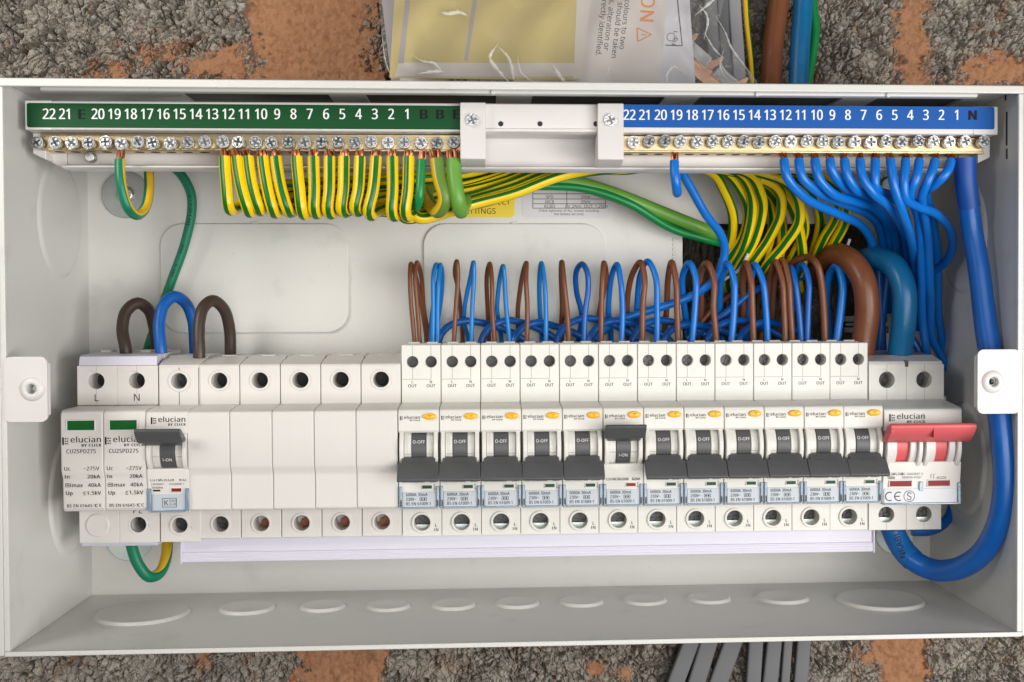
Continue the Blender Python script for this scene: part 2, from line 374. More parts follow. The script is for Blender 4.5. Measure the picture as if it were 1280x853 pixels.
# ------------------------------------------------------------------ wires
def spline(pts, step=1.4):
    P = [np.array(p, float) for p in pts]
    P = [2 * P[0] - P[1]] + P + [2 * P[-1] - P[-2]]
    out = []
    for i in range(1, len(P) - 2):
        p0, p1, p2, p3 = P[i - 1:i + 3]
        t0 = 0; t1 = t0 + max(1e-4, np.linalg.norm(p1 - p0)) ** .5; t2 = t1 + max(1e-4, np.linalg.norm(p2 - p1)) ** .5; t3 = t2 + max(1e-4, np.linalg.norm(p3 - p2)) ** .5
        n = max(2, int(np.linalg.norm(p2 - p1) / step))
        for k in range(n):
            t = t1 + (t2 - t1) * k / n
            A1 = (t1 - t) / (t1 - t0) * p0 + (t - t0) / (t1 - t0) * p1; A2 = (t2 - t) / (t2 - t1) * p1 + (t - t1) / (t2 - t1) * p2; A3 = (t3 - t) / (t3 - t2) * p2 + (t - t2) / (t3 - t2) * p3
            B1 = (t2 - t) / (t2 - t0) * A1 + (t - t0) / (t2 - t0) * A2; B2 = (t3 - t) / (t3 - t1) * A2 + (t - t1) / (t3 - t1) * A3
            out.append((t2 - t) / (t2 - t1) * B1 + (t - t1) / (t2 - t1) * B2)
    out.append(P[-2]); return out
def sweep(mb, path, rad, seg=16, stripes=None, phase=0.0, twist=0.0, sq=None, cap=True):
    """round (or, with sq=(a,b), flat oval) tube along path in (X,d,Z); stripes: list of (centre deg, half width deg, material index)"""
    n = len(path); T = []
    for i in range(n):
        t = path[min(i + 1, n - 1)] - path[max(i - 1, 0)]; T.append(t / (np.linalg.norm(t) + 1e-9))
    ref = np.array([0, 1.0, 0]); nrm = ref - T[0] * ref.dot(T[0])
    if np.linalg.norm(nrm) < 0.2: ref = np.array([0, 0, 1.0]); nrm = ref - T[0] * ref.dot(T[0])
    nrm /= np.linalg.norm(nrm)
    verts = []; faces = []; mi = []; L = 0
    for i in range(n):
        if i:
            nrm = nrm - T[i] * nrm.dot(T[i]); nrm /= np.linalg.norm(nrm) + 1e-9; L += np.linalg.norm(path[i] - path[i - 1])
        bn = np.cross(T[i], nrm); r = rad(i / (n - 1)) if callable(rad) else rad
        for k in range(seg):
            a = 2 * math.pi * k / seg + R(phase + twist * L)
            if sq:
                c, s_ = math.cos(a), math.sin(a); e = 0.32
                ca = math.copysign(abs(c) ** e, c) * sq[1]; sa = math.copysign(abs(s_) ** e, s_) * sq[0]
                p = path[i] + nrm * ca + bn * sa
            else: p = path[i] + (nrm * math.cos(a) + bn * math.sin(a)) * r
            verts.append(tuple(p))
    for i in range(n - 1):
        for k in range(seg):
            faces.append((i * seg + k, i * seg + (k + 1) % seg, (i + 1) * seg + (k + 1) % seg, (i + 1) * seg + k))
            m_ = 0
            if stripes:
                deg = 360 * (k + 0.5) / seg
                for c, hw, idx in stripes:
                    if abs((deg - c + 180) % 360 - 180) < hw: m_ = idx
            mi.append(m_)
    if cap:
        faces += [tuple(range(seg - 1, -1, -1)), tuple(range((n - 1) * seg, n * seg))]; mi += [0, 0]
    k0 = len(mb.v); mb.v += verts; mb.f += [tuple(i + k0 for i in f) for f in faces]; mb.m += mi
    return mb
def P(*uvd): return [at(*q) for q in uvd]
def wire(label, pts, r, mats, cat='wire', group=None, name='wire', stripes=None, phase=0, twist=0, strands=None, seg=16, sq=None, step=1.4, wob=0.0, rad=None):
    path = spline(pts, step)
    if wob:
        rn = random.Random(hash(label) & 0xffff if False else sum(map(ord, label))); ph = [rn.uniform(0, 6.28) for _ in range(4)]; n = len(path)
        for i in range(n):
            w = wob * math.sin(math.pi * i / n)
            path[i] = path[i] + np.array([w * math.sin(ph[0] + i * step * 0.11), w * math.sin(ph[1] + i * step * 0.08), 0.3 * w * math.sin(ph[2] + i * 0.1)])
    mb = sweep(MB(), path, rad or r, seg, stripes, phase, twist, sq)
    o = mb.build(name, mats, base=tuple(path[0]), smooth=50); tag(o, label, cat, group)
    if strands:                                         # bare copper at the cut end, going on from the first point
        st = MB(); rn = random.Random(len(label) * 7 + int(abs(pts[0][0]) * 10)); d0 = path[0] - path[2]; d0 /= np.linalg.norm(d0)
        for k in range(7):
            a = k * 2 * math.pi / 6; q = 0 if k == 6 else r * 0.55
            off = np.array([math.cos(a) * q, math.sin(a) * q, 0]); end = np.array([rn.uniform(-.8, .8), rn.uniform(-.5, .5), rn.uniform(-.3, .3)])
            p0 = path[0] + off - d0 * 0.4; p1 = path[0] + off * 1.15 + d0 * strands * .5 + end * .6; p2 = path[0] + off * .9 + d0 * strands + end
            sweep(st, spline([p0, p1, p2], 0.8), r * 0.24, 6)
        st.build('copper_strands', 'copper', o, base=tuple(path[0]))
    return o
GY = [(0, 22, 1), (120, 22, 1), (240, 22, 1)]

# ================================================================== the wall behind
def vnoise(x, z, cell, seed):
    gx = x / cell; gz = z / cell; ix = np.floor(gx).astype(int); iz = np.floor(gz).astype(int); fx = gx - ix; fz = gz - iz
    fx = fx * fx * (3 - 2 * fx); fz = fz * fz * (3 - 2 * fz)
    def h(a, b): q = np.sin(a * 127.1 + b * 311.7 + seed * 74.7) * 43758.5453; return q - np.floor(q)
    return (h(ix, iz) * (1 - fx) + h(ix + 1, iz) * fx) * (1 - fz) + (h(ix, iz + 1) * (1 - fx) + h(ix + 1, iz + 1) * fx) * fz
def worley(x, z, cell, seed):
    gx = x / cell; gz = z / cell; ix = np.floor(gx).astype(int); iz = np.floor(gz).astype(int)
    f1 = np.full(x.shape, 9.0); f2 = np.full(x.shape, 9.0); idv = np.zeros(x.shape)
    def h(a, b, s): q = np.sin(a * 127.1 + b * 311.7 + (seed + s) * 74.7) * 43758.5453; return q - np.floor(q)
    for a in (-1, 0, 1):
        for b in (-1, 0, 1):
            jx = ix + a + h(ix + a, iz + b, 0.37); jz = iz + b + h(ix + a, iz + b, 1.91)
            dd = np.sqrt((gx - jx) ** 2 + (gz - jz) ** 2); rid = h(ix + a, iz + b, 3.3)
            near = dd < f1
            f2 = np.where(near, f1, np.minimum(f2, dd)); idv = np.where(near, rid, idv); f1 = np.where(near, dd, f1)
    return f1, f2, idv
def build_wall():
    xs = np.concatenate([np.arange(-170, -74, 4), np.arange(-74, 482, 0.55), np.arange(482, 600, 4)])
    zs = np.concatenate([np.arange(-240, -156, 5), np.arange(-156, -118, 0.55), np.arange(-118, 152, 4), np.arange(152, 208, 0.55), np.arange(208, 300, 4)])
    X, Z = np.meshgrid(xs, zs)
    wx = X + (vnoise(X, Z, 9, 1) - .5) * 5 + (vnoise(X, Z, 2.2, 2) - .5) * 1.1; wz = Z + (vnoise(X, Z, 9, 3) - .5) * 5 + (vnoise(X, Z, 2.2, 4) - .5) * 1.1
    a1, b1, i1 = worley(wx, wz, 8.5, 5); a2, b2, i2 = worley(wx, wz, 3.6, 6); a3, b3, i3 = worley(X, Z, 1.7, 7)
    dome = lambda f1, f2, k: np.sqrt(np.clip((f2 - f1) * k, 0, 1))
    a4, b4, i4 = worley(wx, wz, 5.6, 31)
    crack = np.clip(1 - (b4 - a4) / .10, 0, 1) * (vnoise(X, Z, 7, 33) > .35) * 3.4 + np.clip(1 - (b2 - a2) / .14, 0, 1) * 2.0
    big = np.where(i1 > .58, .30, 1.0)                    # some larger worn lumps among the finer grit
    h = 2.4 * (i1 - .5) + 1.3 * dome(a1, b1, 5) + big * (2.4 * (i4 - .5) + 1.7 * dome(a4, b4, 3.4) + 1.5 * (i2 - .5) + 1.1 * dome(a2, b2, 3.2)) + (.4 + .6 * big) * (.8 * (i3 - .5) + .5 * dome(a3, b3, 2.6)) + (vnoise(X, Z, 1.2, 35) - .5) * .8 + (vnoise(X, Z, 3.0, 36) - .5) * 1.2 - crack * (.3 + .7 * big) - 1.2
    pit = np.clip(vnoise(X, Z, 6, 8) * vnoise(X, Z, 2.4, 9) * 3 - 1.2, 0, 1); h -= pit * 5
    nz = (vnoise(X, Z, 12, 11) - .5) * 16 + (vnoise(X, Z, 4, 12) - .5) * 9 + (vnoise(X, Z, 1.6, 13) - .5) * 3.5
    def px(u, v): return at(u, v, -6)[0]
    def strip(x0, x1, z0, z1, s=1.0):
        return np.minimum(np.minimum(X - x0, x1 - X), np.minimum(Z - z0, z1 - Z)) + nz * s
    m = strip(px(318, 50), px(472, 50), 120, 400)
    m = np.maximum(m, strip(px(1122, 50), px(1162, 50), 120, 400, .45))
    m = np.maximum(m, strip(px(375, 830), px(480, 830), -400, -90, .9))
    m = np.maximum(m, strip(px(1092, 830), px(1158, 830), -400, -90, .7))
    for (u, v, ru, rv, s) in ((120, 96, 9, 3, .8), (203, 72, 7, 4, .9), (255, 84, 12, 5, .9), (290, 78, 12, 9, .9), (1262, 92, 26, 9, .9), (1225, 100, 14, 4, .8), (740, 836, 4, 4, .8), (780, 842, 2, 2, .5), (255, 826, 3, 3, .8), (565, 836, 4, 2, .8), (1080, 826, 6, 6, .9)):
        c = at(u, v, -6); m = np.maximum(m, (1 - np.sqrt(((X - c[0]) / ru) ** 2 + ((Z - c[2]) / rv) ** 2)) * min(ru, rv) + nz * s * .6)
    m = m - np.clip(h - 0.6, -1.5, 4) * 1.7 * np.clip(1.15 - np.abs(m) / 9, 0, 1)      # stones poke through the thin edges of the mortar
    mort = m > 0
    hm = 1.2 + (vnoise(X, Z, 14, 21) - .5) * 1.8 + (vnoise(X, Z, 3, 22) - .5) * .8 + (vnoise(X, Z, 1.3, 23) - .5) * .55 + (i3 - .5) * .35
    blend = np.clip(m / 2.5 + .3, 0, 1); hm = hm * blend + (h * .4 - .8) * (1 - blend)
    H = np.where(mort, hm, np.clip(h, -7, 4.6))
    dustv = np.where(mort, 0, np.clip((m + 7) / 8, 0, 1) * np.clip(vnoise(X, Z, 2.6, 41) * 1.6 - .3 + (H - 1) * .12, 0, 1) + np.clip(vnoise(X, Z, 11, 42) * vnoise(X, Z, 3, 43) * 2.6 - 1.15, 0, 1) * .8)
    D = -8.5 + H
    c0 = at(853, 285, 0); c1 = at(1085, 440, 0)          # the cable hole broken through behind the cut-out
    inside = (X > c0[0] - 4) & (X < c1[0] + 6) & (Z < c0[2] + 5) & (Z > 5)
    D = np.where(inside, D - 70, D)
    ny, nx = X.shape
    root = bpy.data.objects.new('wall', None); COL.objects.link(root); root['kind'] = 'structure'; root['label'] = 'rough grey block wall with orange mortar behind the box'; root['_b'] = [0, 0, 0]
    V = np.stack([X, -D, Z], -1).reshape(-1, 3) * S
    idx = np.arange(ny * nx).reshape(ny, nx)
    F = np.stack([idx[:-1, :-1], idx[:-1, 1:], idx[1:, 1:], idx[1:, :-1]], -1).reshape(-1, 4)
    mk = mort[:-1, :-1].reshape(-1); cxs = (X[:-1, :-1]).reshape(-1); czs = Z[:-1, :-1].reshape(-1)
    xa, xb = px(395, 50), px(1142, 50)
    def emit(name, sel, material, origin):
        f = F[sel]; used, inv_ = np.unique(f, return_inverse=True); f = inv_.reshape(-1, 4)
        v = V[used]
        me = bpy.data.meshes.new(name); me.vertices.add(len(v)); me.vertices.foreach_set('co', v.astype(np.float32).ravel())
        me.loops.add(f.size); me.loops.foreach_set('vertex_index', f.ravel().astype(np.int32))
        me.polygons.add(len(f)); me.polygons.foreach_set('loop_start', np.arange(0, f.size, 4, dtype=np.int32)); me.update(calc_edges=True)
        me.polygons.foreach_set('use_smooth', np.full(len(f), name == 'mortar')); me.materials.append(MATS[material])
        ta = me.attributes.new('dust', 'FLOAT', 'POINT'); ta.data.foreach_set('value', np.clip(dustv.reshape(-1)[used], 0, 1).astype(np.float32))
        o = bpy.data.objects.new(name, me); COL.objects.link(o); o.parent = root; return o
    emit('mortar', mk, 'mortar', None)
    for top in (True, False):
        zsel = (czs > 20) if top else (czs <= 20)
        for lo, hi in ((-1e9, xa), (xa, xb), (xb, 1e9)): emit('concrete_block', (~mk) & zsel & (cxs >= lo) & (cxs < hi), 'concrete', None)
build_wall()

# ================================================================== the metal enclosure
XL, XR, ZB, ZT, DF = -12.0, 409.6, -95.8, 136.2, 101.0
encl = thing('enclosure', 'open off-white metal consumer unit enclosure holding the breakers', 'enclosure', (199, 0, ZB))
hx0, hz1 = at(853, 290, 0)[0], at(960, 280, 0)[2]; hx1 = at(1085, 300, 0)[0]; hz0 = 18.0
MB().plate(rect(XL - 1.2, XR + 1.2, ZB - 1.2, ZT + 1.2), [rrect(hx0, hx1, hz0, hz1, 5)], -1.2, 0).build('back_panel', 'paint', encl)
MB().box(XL - 1.2, XL, 0, DF, ZB - 1.2, ZT).build('left_side', 'paint', encl, 0.4)
MB().box(XR, XR + 1.2, 0, DF, ZB - 1.2, ZT).build('right_side', 'paint', encl, 0.4)
MB().box(XL, XR, 0, DF - 0.3, ZB - 1.2, ZB).build('bottom_panel', 'paint', encl, 0.4)
# top panel with cable slots between bridges
tp = MB(); sl = []
for u0, u1 in ((229, 412), (457, 620), (665, 830), (873, 1050), (1093, 1200)):
    sl.append((at(u0, 124, 74)[0], at(u1, 124, 74)[0]))
outer = [(XL - 1.2, 0), (XR + 1.2, 0), (XR + 1.2, DF), (XL - 1.2, DF)]
holes = [[(a, 22), (b, 22), (b, 80), (a, 80)] for a, b in sl]
loops = [outer] + holes; pts = [p for l in loops for p in l]; n = len(pts)
tris = tessellate_polygon([[Vector((a, b, 0)) for a, b in l] for l in loops])
tf = [tuple(t) for t in tris] + [tuple(i + n for i in t) for t in tris]; k = 0
for l in loops:
    q = len(l); tf += [(k + i, k + (i + 1) % q, k + (i + 1) % q + n, k + i + n) for i in range(q)]; k += q
tp.add([(a, b, ZT) for a, b in pts] + [(a, b, ZT + 1.2) for a, b in pts], tf).build('top_panel', 'paint', encl)
for a_, b_ in sl: MB().box(a_ - 2, b_ + 2, 20, 82, ZT + 1.3, ZT + 2.6).build('slot_seal', 'slot_grey', encl)  # flat dark grey panel laid over each slot
# folded rim round the opening
MB().prism_x([(DF, ZT + 1.6), (DF + 0.8, ZT + 1.2), (DF + 0.8, ZT - 1.8), (DF, ZT - 2.0), (DF - 3, ZT - 0.6), (DF - 3, ZT + 1.6)], XL - 1.6, XR + 1.6).build('top_rim', 'paint', encl, 0.35, 3)
x0, x1 = at(52, 117, 95)[0], at(1220, 116, 95)[0]
MB().prism_x([(97, ZT - .1), (97, ZT - 2.6), (94, ZT - 3.0), (92.4, ZT - 2.2), (92.4, ZT - .1)], x0, x1).build('rim_channel', 'paint', encl, 0.4, 2)
br = MB()
for u in (298, 672, 946, 1104): pass
for u in (616, 945, 1108):
    c = at(u, 117, 95); br.disc(c[0], ZT - 2.2, 1.0, 96.5, 97.8, 12)
br.build('rim_dimple', 'paint', encl, 0.3)
MB().prism_x([(DF + 0.9, ZB + 0.4), (DF + 0.9, ZB - 1.6), (DF - 2, ZB - 1.6), (DF - 2, ZB - 0.1), (DF - 1.2, ZB + 0.4)], XL - 1.6, XR + 1.6).build('bottom_rim', 'paint', encl, 0.35, 3)
for nm, xa, xb in (('left_rim', XL - 1.6, XL + 0.6), ('right_rim', XR - 0.6, XR + 1.6)):
    MB().box(xa, xb, DF - 2, DF + 0.7, ZB + 0.5, ZT - 2.1).build(nm, 'paint', encl, 0.35, 3)
for nm, xa, xb in (('left_flange', XL - 9.0, XL - 1.65), ('right_flange', XR + 1.65, XR + 9.0)):
    MB().box(xa, xb, DF - 1.2, DF + 0.5, ZB - 1.4, ZT + 1.4).build(nm, 'paint', encl, 0.4, 3)
# pressed knock-outs
ko = [(178, 768, 56), (309, 761, 33), (404, 759, 27), (486, 758.5, 26.5), (567, 757, 26.5), (647, 755, 26.5), (727, 753, 26.5), (806, 751, 26.5), (886, 749, 26.5), (978, 748, 32), (1101, 751, 53)]
for u, v, w in ko:
    c = on_z(u, v, ZB); e = on_z(u + w, v, ZB); r = e[0] - c[0]; n = 40
    mb = MB(); vs_ = []; fs = []
    prof = [(r + .7, 0.0), (r + .35, 0.35), (r + .1, 1.0), (r - .3, 1.4), (r - 1.0, 1.45), (r - 2.0, 1.2), (0.01, 1.2)]
    for pr, ph in prof: vs_ += [(c[0] + pr * math.cos(2 * math.pi * i / n), c[1] + pr * math.sin(2 * math.pi * i / n), ZB + ph) for i in range(n)]
    for j in range(len(prof) - 1): fs += [(j * n + i, j * n + (i + 1) % n, (j + 1) * n + (i + 1) % n, (j + 1) * n + i) for i in range(n)]
    mb.add(vs_, fs).build('knockout', 'paint', encl, smooth=80)
def wall_knockout(pts, X, sgn, h=1.3):                  # pts: centre and two edge points, as seen on the side wall
    c, ez, ed = pts; n = 44; vs_ = []; fs = []
    rz = abs(ez[2] - c[2]); rd = abs(ed[1] - c[1])
    prof = [(1.05, 0), (1.01, .4), (.97, .75), (.92, .8), (0.005, .75)]
    for q, ph in prof: vs_ += [(X + sgn * ph * h, c[1] + rd * q * math.cos(2 * math.pi * i / n), c[2] + rz * q * math.sin(2 * math.pi * i / n)) for i in range(n)]
    for j in range(len(prof) - 1): fs += [(j * n + i, j * n + (i + 1) % n, (j + 1) * n + (i + 1) % n, (j + 1) * n + i) for i in range(n)]
    MB().add(vs_, fs).build('knockout', 'paint', encl, smooth=80)
wall_knockout([(XL, 38, 86), (XL, 38, 86 + 26), (XL, 38 + 26, 86)], XL, 1)
wall_knockout([(XL, 30, -42), (XL, 30, -42 + 27), (XL, 30 + 25, -42)], XL, 1)
wall_knockout([(XR, 42, 78), (XR, 42, 78 + 26), (XR, 42 + 26, 78)], XR, -1)
wall_knockout([(XR, 42, -28), (XR, 42, -28 + 26), (XR, 42 + 26, -28)], XR, -1)
for u0, u1, v0, v1 in ((202, 436, 280, 417), (530, 756, 280, 440)):
    a = at(u0, v1, 0); b = at(u1, v0, 0)
    MB().prism_d(rrect(a[0], b[0], a[2], b[2], 11, 8), -0.3, 1.5).build('knockout_panel', 'paint', encl, 0.5, 3)
    br = MB()
    for fx in (0.5, ):
        xm = a[0] + (b[0] - a[0]) * .5; br.box(xm - 1.8, xm + 1.8, .1, .62, b[2] - .5, b[2] + .9); br.box(b[0] - .5, b[0] + .9, .1, .62, (a[2] + b[2]) / 2 - 1.8, (a[2] + b[2]) / 2 + 1.8)
    br.build('bridge', 'paint', encl, 0.3)
# row of small pressed marks beside the cable cut-out
mk = MB()
for j in range(9):
    c = at(843, 300 + j * 6.0, 0); mk.box(c[0] - 1.0, c[0] + 1.0, -.1, .4, c[2] - .85, c[2] + .85)
mk.build('pressed_marks', 'paint', encl, 0.25)
# washers and fixing screws on the back panel
def washer(u, v, rr, m_):
    c = at(u, v, 0); w = MB().ring(c[0], c[2], 3, rr, 0.05, 1.6, 36).build('fixing_washer', m_, encl, 0.3)
    s_ = MB(); s_.disc(c[0], c[2], 4.2, 1.5, 3.6, 20); s_.build('screw_head', 'chrome', w, 1.0, 3)
washer(158, 244, 11.5, 'steel_dull'); washer(163, 672, 11.5, 'zinc'); washer(1118, 668, 10, 'zinc'); washer(1108, 232, 8, 'steel_dull')
# brackets with a screw boss that take the cover
for side, u0, u1, v0, v1, hu, hv in ((-1, 0, 58.5, 446, 528, 40, 486.5), (1, 1222, 1275, 437, 517.5, 1241, 477.5)):
    a = at(u0, v1, DF + 1.2); b = at(u1, v0, DF + 1.2); h = at(hu, hv, DF + 1.2)
    xa, xb = (XL - 0.2, b[0]) if side < 0 else (a[0], XR + 0.2)
    po = rrect(xa, xb, a[2], b[2], 2.6, 5)
    bk = MB().plate(po, [circ(h[0], h[2], 2.0, 22)], DF - 0.4, DF + 1.2).build('cover_bracket', 'plastic_bright', encl)
    xi = xb if side < 0 else xa
    MB().prism_z([(xi - (2.0 if side < 0 else -2.0), DF - 3.4), (xi, DF - 3), (xi, DF - 1), (xi - (2.0 if side < 0 else -2.0), DF - .4)], a[2] + 2.5, b[2] - 2.5).build('bracket_return', 'plastic_bright', bk, 0.4)
    n = 30; prof = [(2.0, 0), (2.0, 0.9), (2.5, 1.25), (3.6, 1.2), (4.5, .6), (5.0, 0.02)]; vs_ = []; fs = []
    for pr, ph in prof: vs_ += [(h[0] + pr * math.cos(2 * math.pi * i / n), DF + 1.2 + ph, h[2] + pr * math.sin(2 * math.pi * i / n)) for i in range(n)]
    for j in range(len(prof) - 1): fs += [(j * n + i, j * n + (i + 1) % n, (j + 1) * n + (i + 1) % n, (j + 1) * n + i) for i in range(n)]
    MB().add(vs_, fs).build('screw_boss', 'plastic_bright', bk, smooth=70)
    MB().ring(h[0], h[2], 1.4, 2.4, DF - 3.5, DF - .5, 20).build('screw_sleeve', 'steel_dull', bk)
# stickers on the back panel
def sticker(name, u0, u1, v0, v1, m_):
    a = at(u0, v1, 0); b = at(u1, v0, 0)
    return MB().prism_d(rrect(a[0], b[0], a[2], b[2], 2.2, 4), 0.02, 0.14).build(name, m_, encl)
ys = sticker('warning_sticker', 500, 643, 196, 272, 'yellow_sticker')
t = MB(); c = at(638, 256, 0); text(t, 'ECT', c[0], c[2], 0.2, 2.7, 0, 'r'); c = at(620, 267.5, 0); text(t, 'ETTINGS', c[0], c[2], 0.2, 2.7, 0, 'r'); t.build('lettering', 'ink', ys, kind='stuff')
wsx = sticker('torque_sticker', 653, 762, 190, 273, 'white_sticker')
t = MB()
for v in (242.5, 249, 255, 260.5): c = at(666, v, 0); e = at(757, v, 0); line_flat(t, (c[0], c[2]), (e[0], e[2]), .28, .2)
for u in (666, 708.5, 757): c = at(u, 230, 0); e = at(u, 260.5, 0); line_flat(t, (c[0], c[2]), (e[0], e[2]), .28, .2)
for s_, u, v, h_ in (('SPD', 687, 248.3, 1.5), ('MCB', 687, 254.3, 1.5), ('RCBO', 687, 260, 1.5), ('2Nm', 732, 248.3, 1.5), ('2Nm', 732, 254.3, 1.5), ('IN: 2Nm, OUT: 1.2Nm', 733, 260, 1.5), ('Check tightness of ALL screws including', 711, 265, 1.15), ('the factory set ones', 711, 269.3, 1.15)):
    c = at(u, v, 0); text(t, s_, c[0], c[2], .2, h_, 0, 'c')
t.build('lettering', 'ink', wsx, kind='stuff')
# mounting rail
MB().prism_x([(0.1, -2), (6.5, -2), (6.5, 14), (8, 14), (8, -38), (6.5, -38), (6.5, -22), (0.1, -22)], -4, 400).build('mounting_rail', 'zinc', encl, 0.3)
c = at(1182, 505, 40); e = at(1198, 495, 40)
MB().box(397, 402.5, 8.1, 40, c[2], e[2]).build('end_stop', 'plastic_bright', encl, 0.8)
c = at(1055, 417, 10); e = at(1112, 394, 10)
gl = MB(); gl.box(c[0], e[0], 0.1, 9, c[2], c[2] + 3.4); gl.box(c[0], e[0], 0.1, 7, e[2] - 3.6, e[2]); gl.box(c[0] + 2, e[0] - 2, 0.1, 5, c[2] + 3.3, e[2] - 3.5); gl.build('earth_clamp', 'steel_dark', encl, 0.5)

# ================================================================== carrier with the two terminal bars
DC = 88.0
def zc(v, d=DC, u=640): return at(u, v, d)[2]
cx0, cx1 = at(31, 140, DC)[0], at(1247.5, 140, DC)[0]
zt_, zl_ = zc(129.5), zc(165.5); zb_ = zc(213.5, 74); zf_ = zc(209.5, 76)
carrier = thing('terminal_carrier', 'long white plastic carrier for the earth and neutral bars, under the top rim', 'carrier', (199, 60, zb_))
bx = zc(190, 84)
MB().prism_x([(66, zt_), (DC - .5, zt_), (DC, zt_ - .5), (DC, zl_ + .6), (DC - .6, zl_), (70.5, zl_), (70.5, zf_ + 1.2), (77.5, zf_), (77.5, zb_ + .6), (76.5, zb_), (66, zb_)], cx0 + 11, cx1 - 11).build('body', 'plastic_bright', carrier, 0.35, 2)
for s_, xa, xb in ((-1, cx0, cx0 + 11), (1, cx1 - 11, cx1)):
    xo = xa if s_ < 0 else xb; xi = xb if s_ < 0 else xa
    mb = MB().prism_d([(xo, zt_), (xi, zt_), (xi, zb_), (xo - s_ * 0.5 * -0 + (0), zb_ + 6.2), ] if False else [(xo, zt_), (xi, zt_), (xi, zb_), (xo, zb_ + 5.6)], 66, 71.5)
    mb.build('end_plate', 'plastic_bright', carrier, 0.3)
    MB().box(min(xo, xi), max(xo, xi), 71.4, DC, zl_, zt_).build('end_block', 'plastic_bright', carrier, 0.35)
    q = xo - s_ * 5.5
    MB().prism_d([(xo, zl_ - .1), (q, zl_ - .1), (q, zb_ + 3.2), (xo, zb_ + 5.8)], 71.4, 80).build('end_cheek', 'plastic_bright', carrier, 0.4)
MB().box(cx0 + 90, cx1 - 90, 52, 66, zt_ - 14, zt_ - 2).build('rear_rib', 'plastic_bright', carrier)
mbr = MB()
for xa in (cx0 + 30, cx1 - 42, 120, 250): mbr.box(xa, xa + 12, 0.2, 66, zt_ - 12, zt_ - 4)
mbr.build('standoff', 'plastic_bright', carrier)
# middle: raised bead and screw holes
xa, xb = at(606, 160, DC)[0], at(750, 160, DC)[0]
MB().prism_x([(DC - .1, zc(160.5)), (DC + 1.0, zc(161.5)), (DC + 1.0, zc(165)), (DC - 1.5, zc(167.5)), (DC - 1.5, zc(160.5))], xa, xb).build('bead', 'plastic_bright', carrier, 0.25)
for u in (626, 675, 745):
    c = at(u, 155, DC); MB().disc(c[0], c[2], 1.15, DC - .2, DC + .03, 18).build('screw_hole', 'hole_dark', carrier)
for u0, u1 in ((575, 607), (747, 779.5)):
    a = at(u0, 131, DC + 4); b = at(u1, 131, DC + 4); zk = zc(199, DC + 4); z2 = zc(207.5, 84)
    cl = MB().prism_x([(DC + .1, zt_ - .3), (DC + 3.6, zt_ - .3), (DC + 4, zt_ - .9), (DC + 4, zk), (86, z2), (78, z2), (78, zl_ - .5), (DC + .1, zl_ - .5)], a[0], b[0]).build('clip', 'plastic_bright', carrier, 0.35)
    su = u0 + (15.5 if u0 < 600 else 16); sv = 150.5
    c = at(su, sv, DC + 4); cr = []
    for ang in range(4):
        a_ = ang * 90 + 20
        for da, rr in ((-16, 1.9), (16, 1.9), (45, .55)): cr.append((c[0] + rr * math.cos(R(a_ + da)), c[2] + rr * math.sin(R(a_ + da))))
    sc_ = MB().plate(circ(c[0], c[2], 2.75, 24), [cr], DC + 4.0, DC + 4.9); sc_.disc(c[0], c[2], 2.6, DC + 3.9, DC + 4.15, 20, 1); sc_.build('clip_screw', ['chrome', 'screw_recess'], carrier)
# punched slots in the right side wall next to the carrier
for v0, v1, u in ((140, 182, 1258.5), (186, 199, 1258.5), (119, 126, 1257)):
    p_ = on_x(u, v0, XR); q_ = on_x(u, v1, XR)
    MB().box(XR - .06, XR + .3, p_[1] - .8, p_[1] + .8, q_[2], p_[2]).build('punched_slot', 'hole_dark', encl)
# printed strips
def strip(name, u0, u1, v0, v1, m_):
    a = at(u0, v1, DC); b = at(u1, v0, DC)
    return MB().prism_d(rrect(a[0], b[0], a[2], b[2], .8, 2), DC + .01, DC + .22).build(name, m_, carrier)
gs = strip('earth_number_strip', 34, 577, 132.5, 159.5, 'green_label'); bs = strip('neutral_number_strip', 778, 1243, 134, 159.5, 'blue_label')
dn = DC + .28
for i, s_ in enumerate(['22', '21', 'E'] + [str(k) for k in range(20, 0, -1)] + ['B', 'B', 'E']):
    u = 61 + i * 20.36; c = at(u, 149, dn); blk = s_ in 'EB'
    text(MB(), s_, c[0], c[2], dn, 4.3 if not blk else 4.0, 2 if blk else 1, 'c', sp=-.07, wx=.82 if not blk else 1).build('number', 'ink' if blk else 'ink_white', gs)
for i, s_ in enumerate([str(k) for k in range(22, 0, -1)] + ['N']):
    u = 786.5 + i * 19.5; c = at(u, 150, dn); blk = s_ == 'N'
    text(MB(), s_, c[0], c[2], dn, 4.3 if not blk else 4.0, 2 if blk else 1, 'c', sp=-.07, wx=.82 if not blk else 1).build('number', 'ink' if blk else 'ink_white', bs)
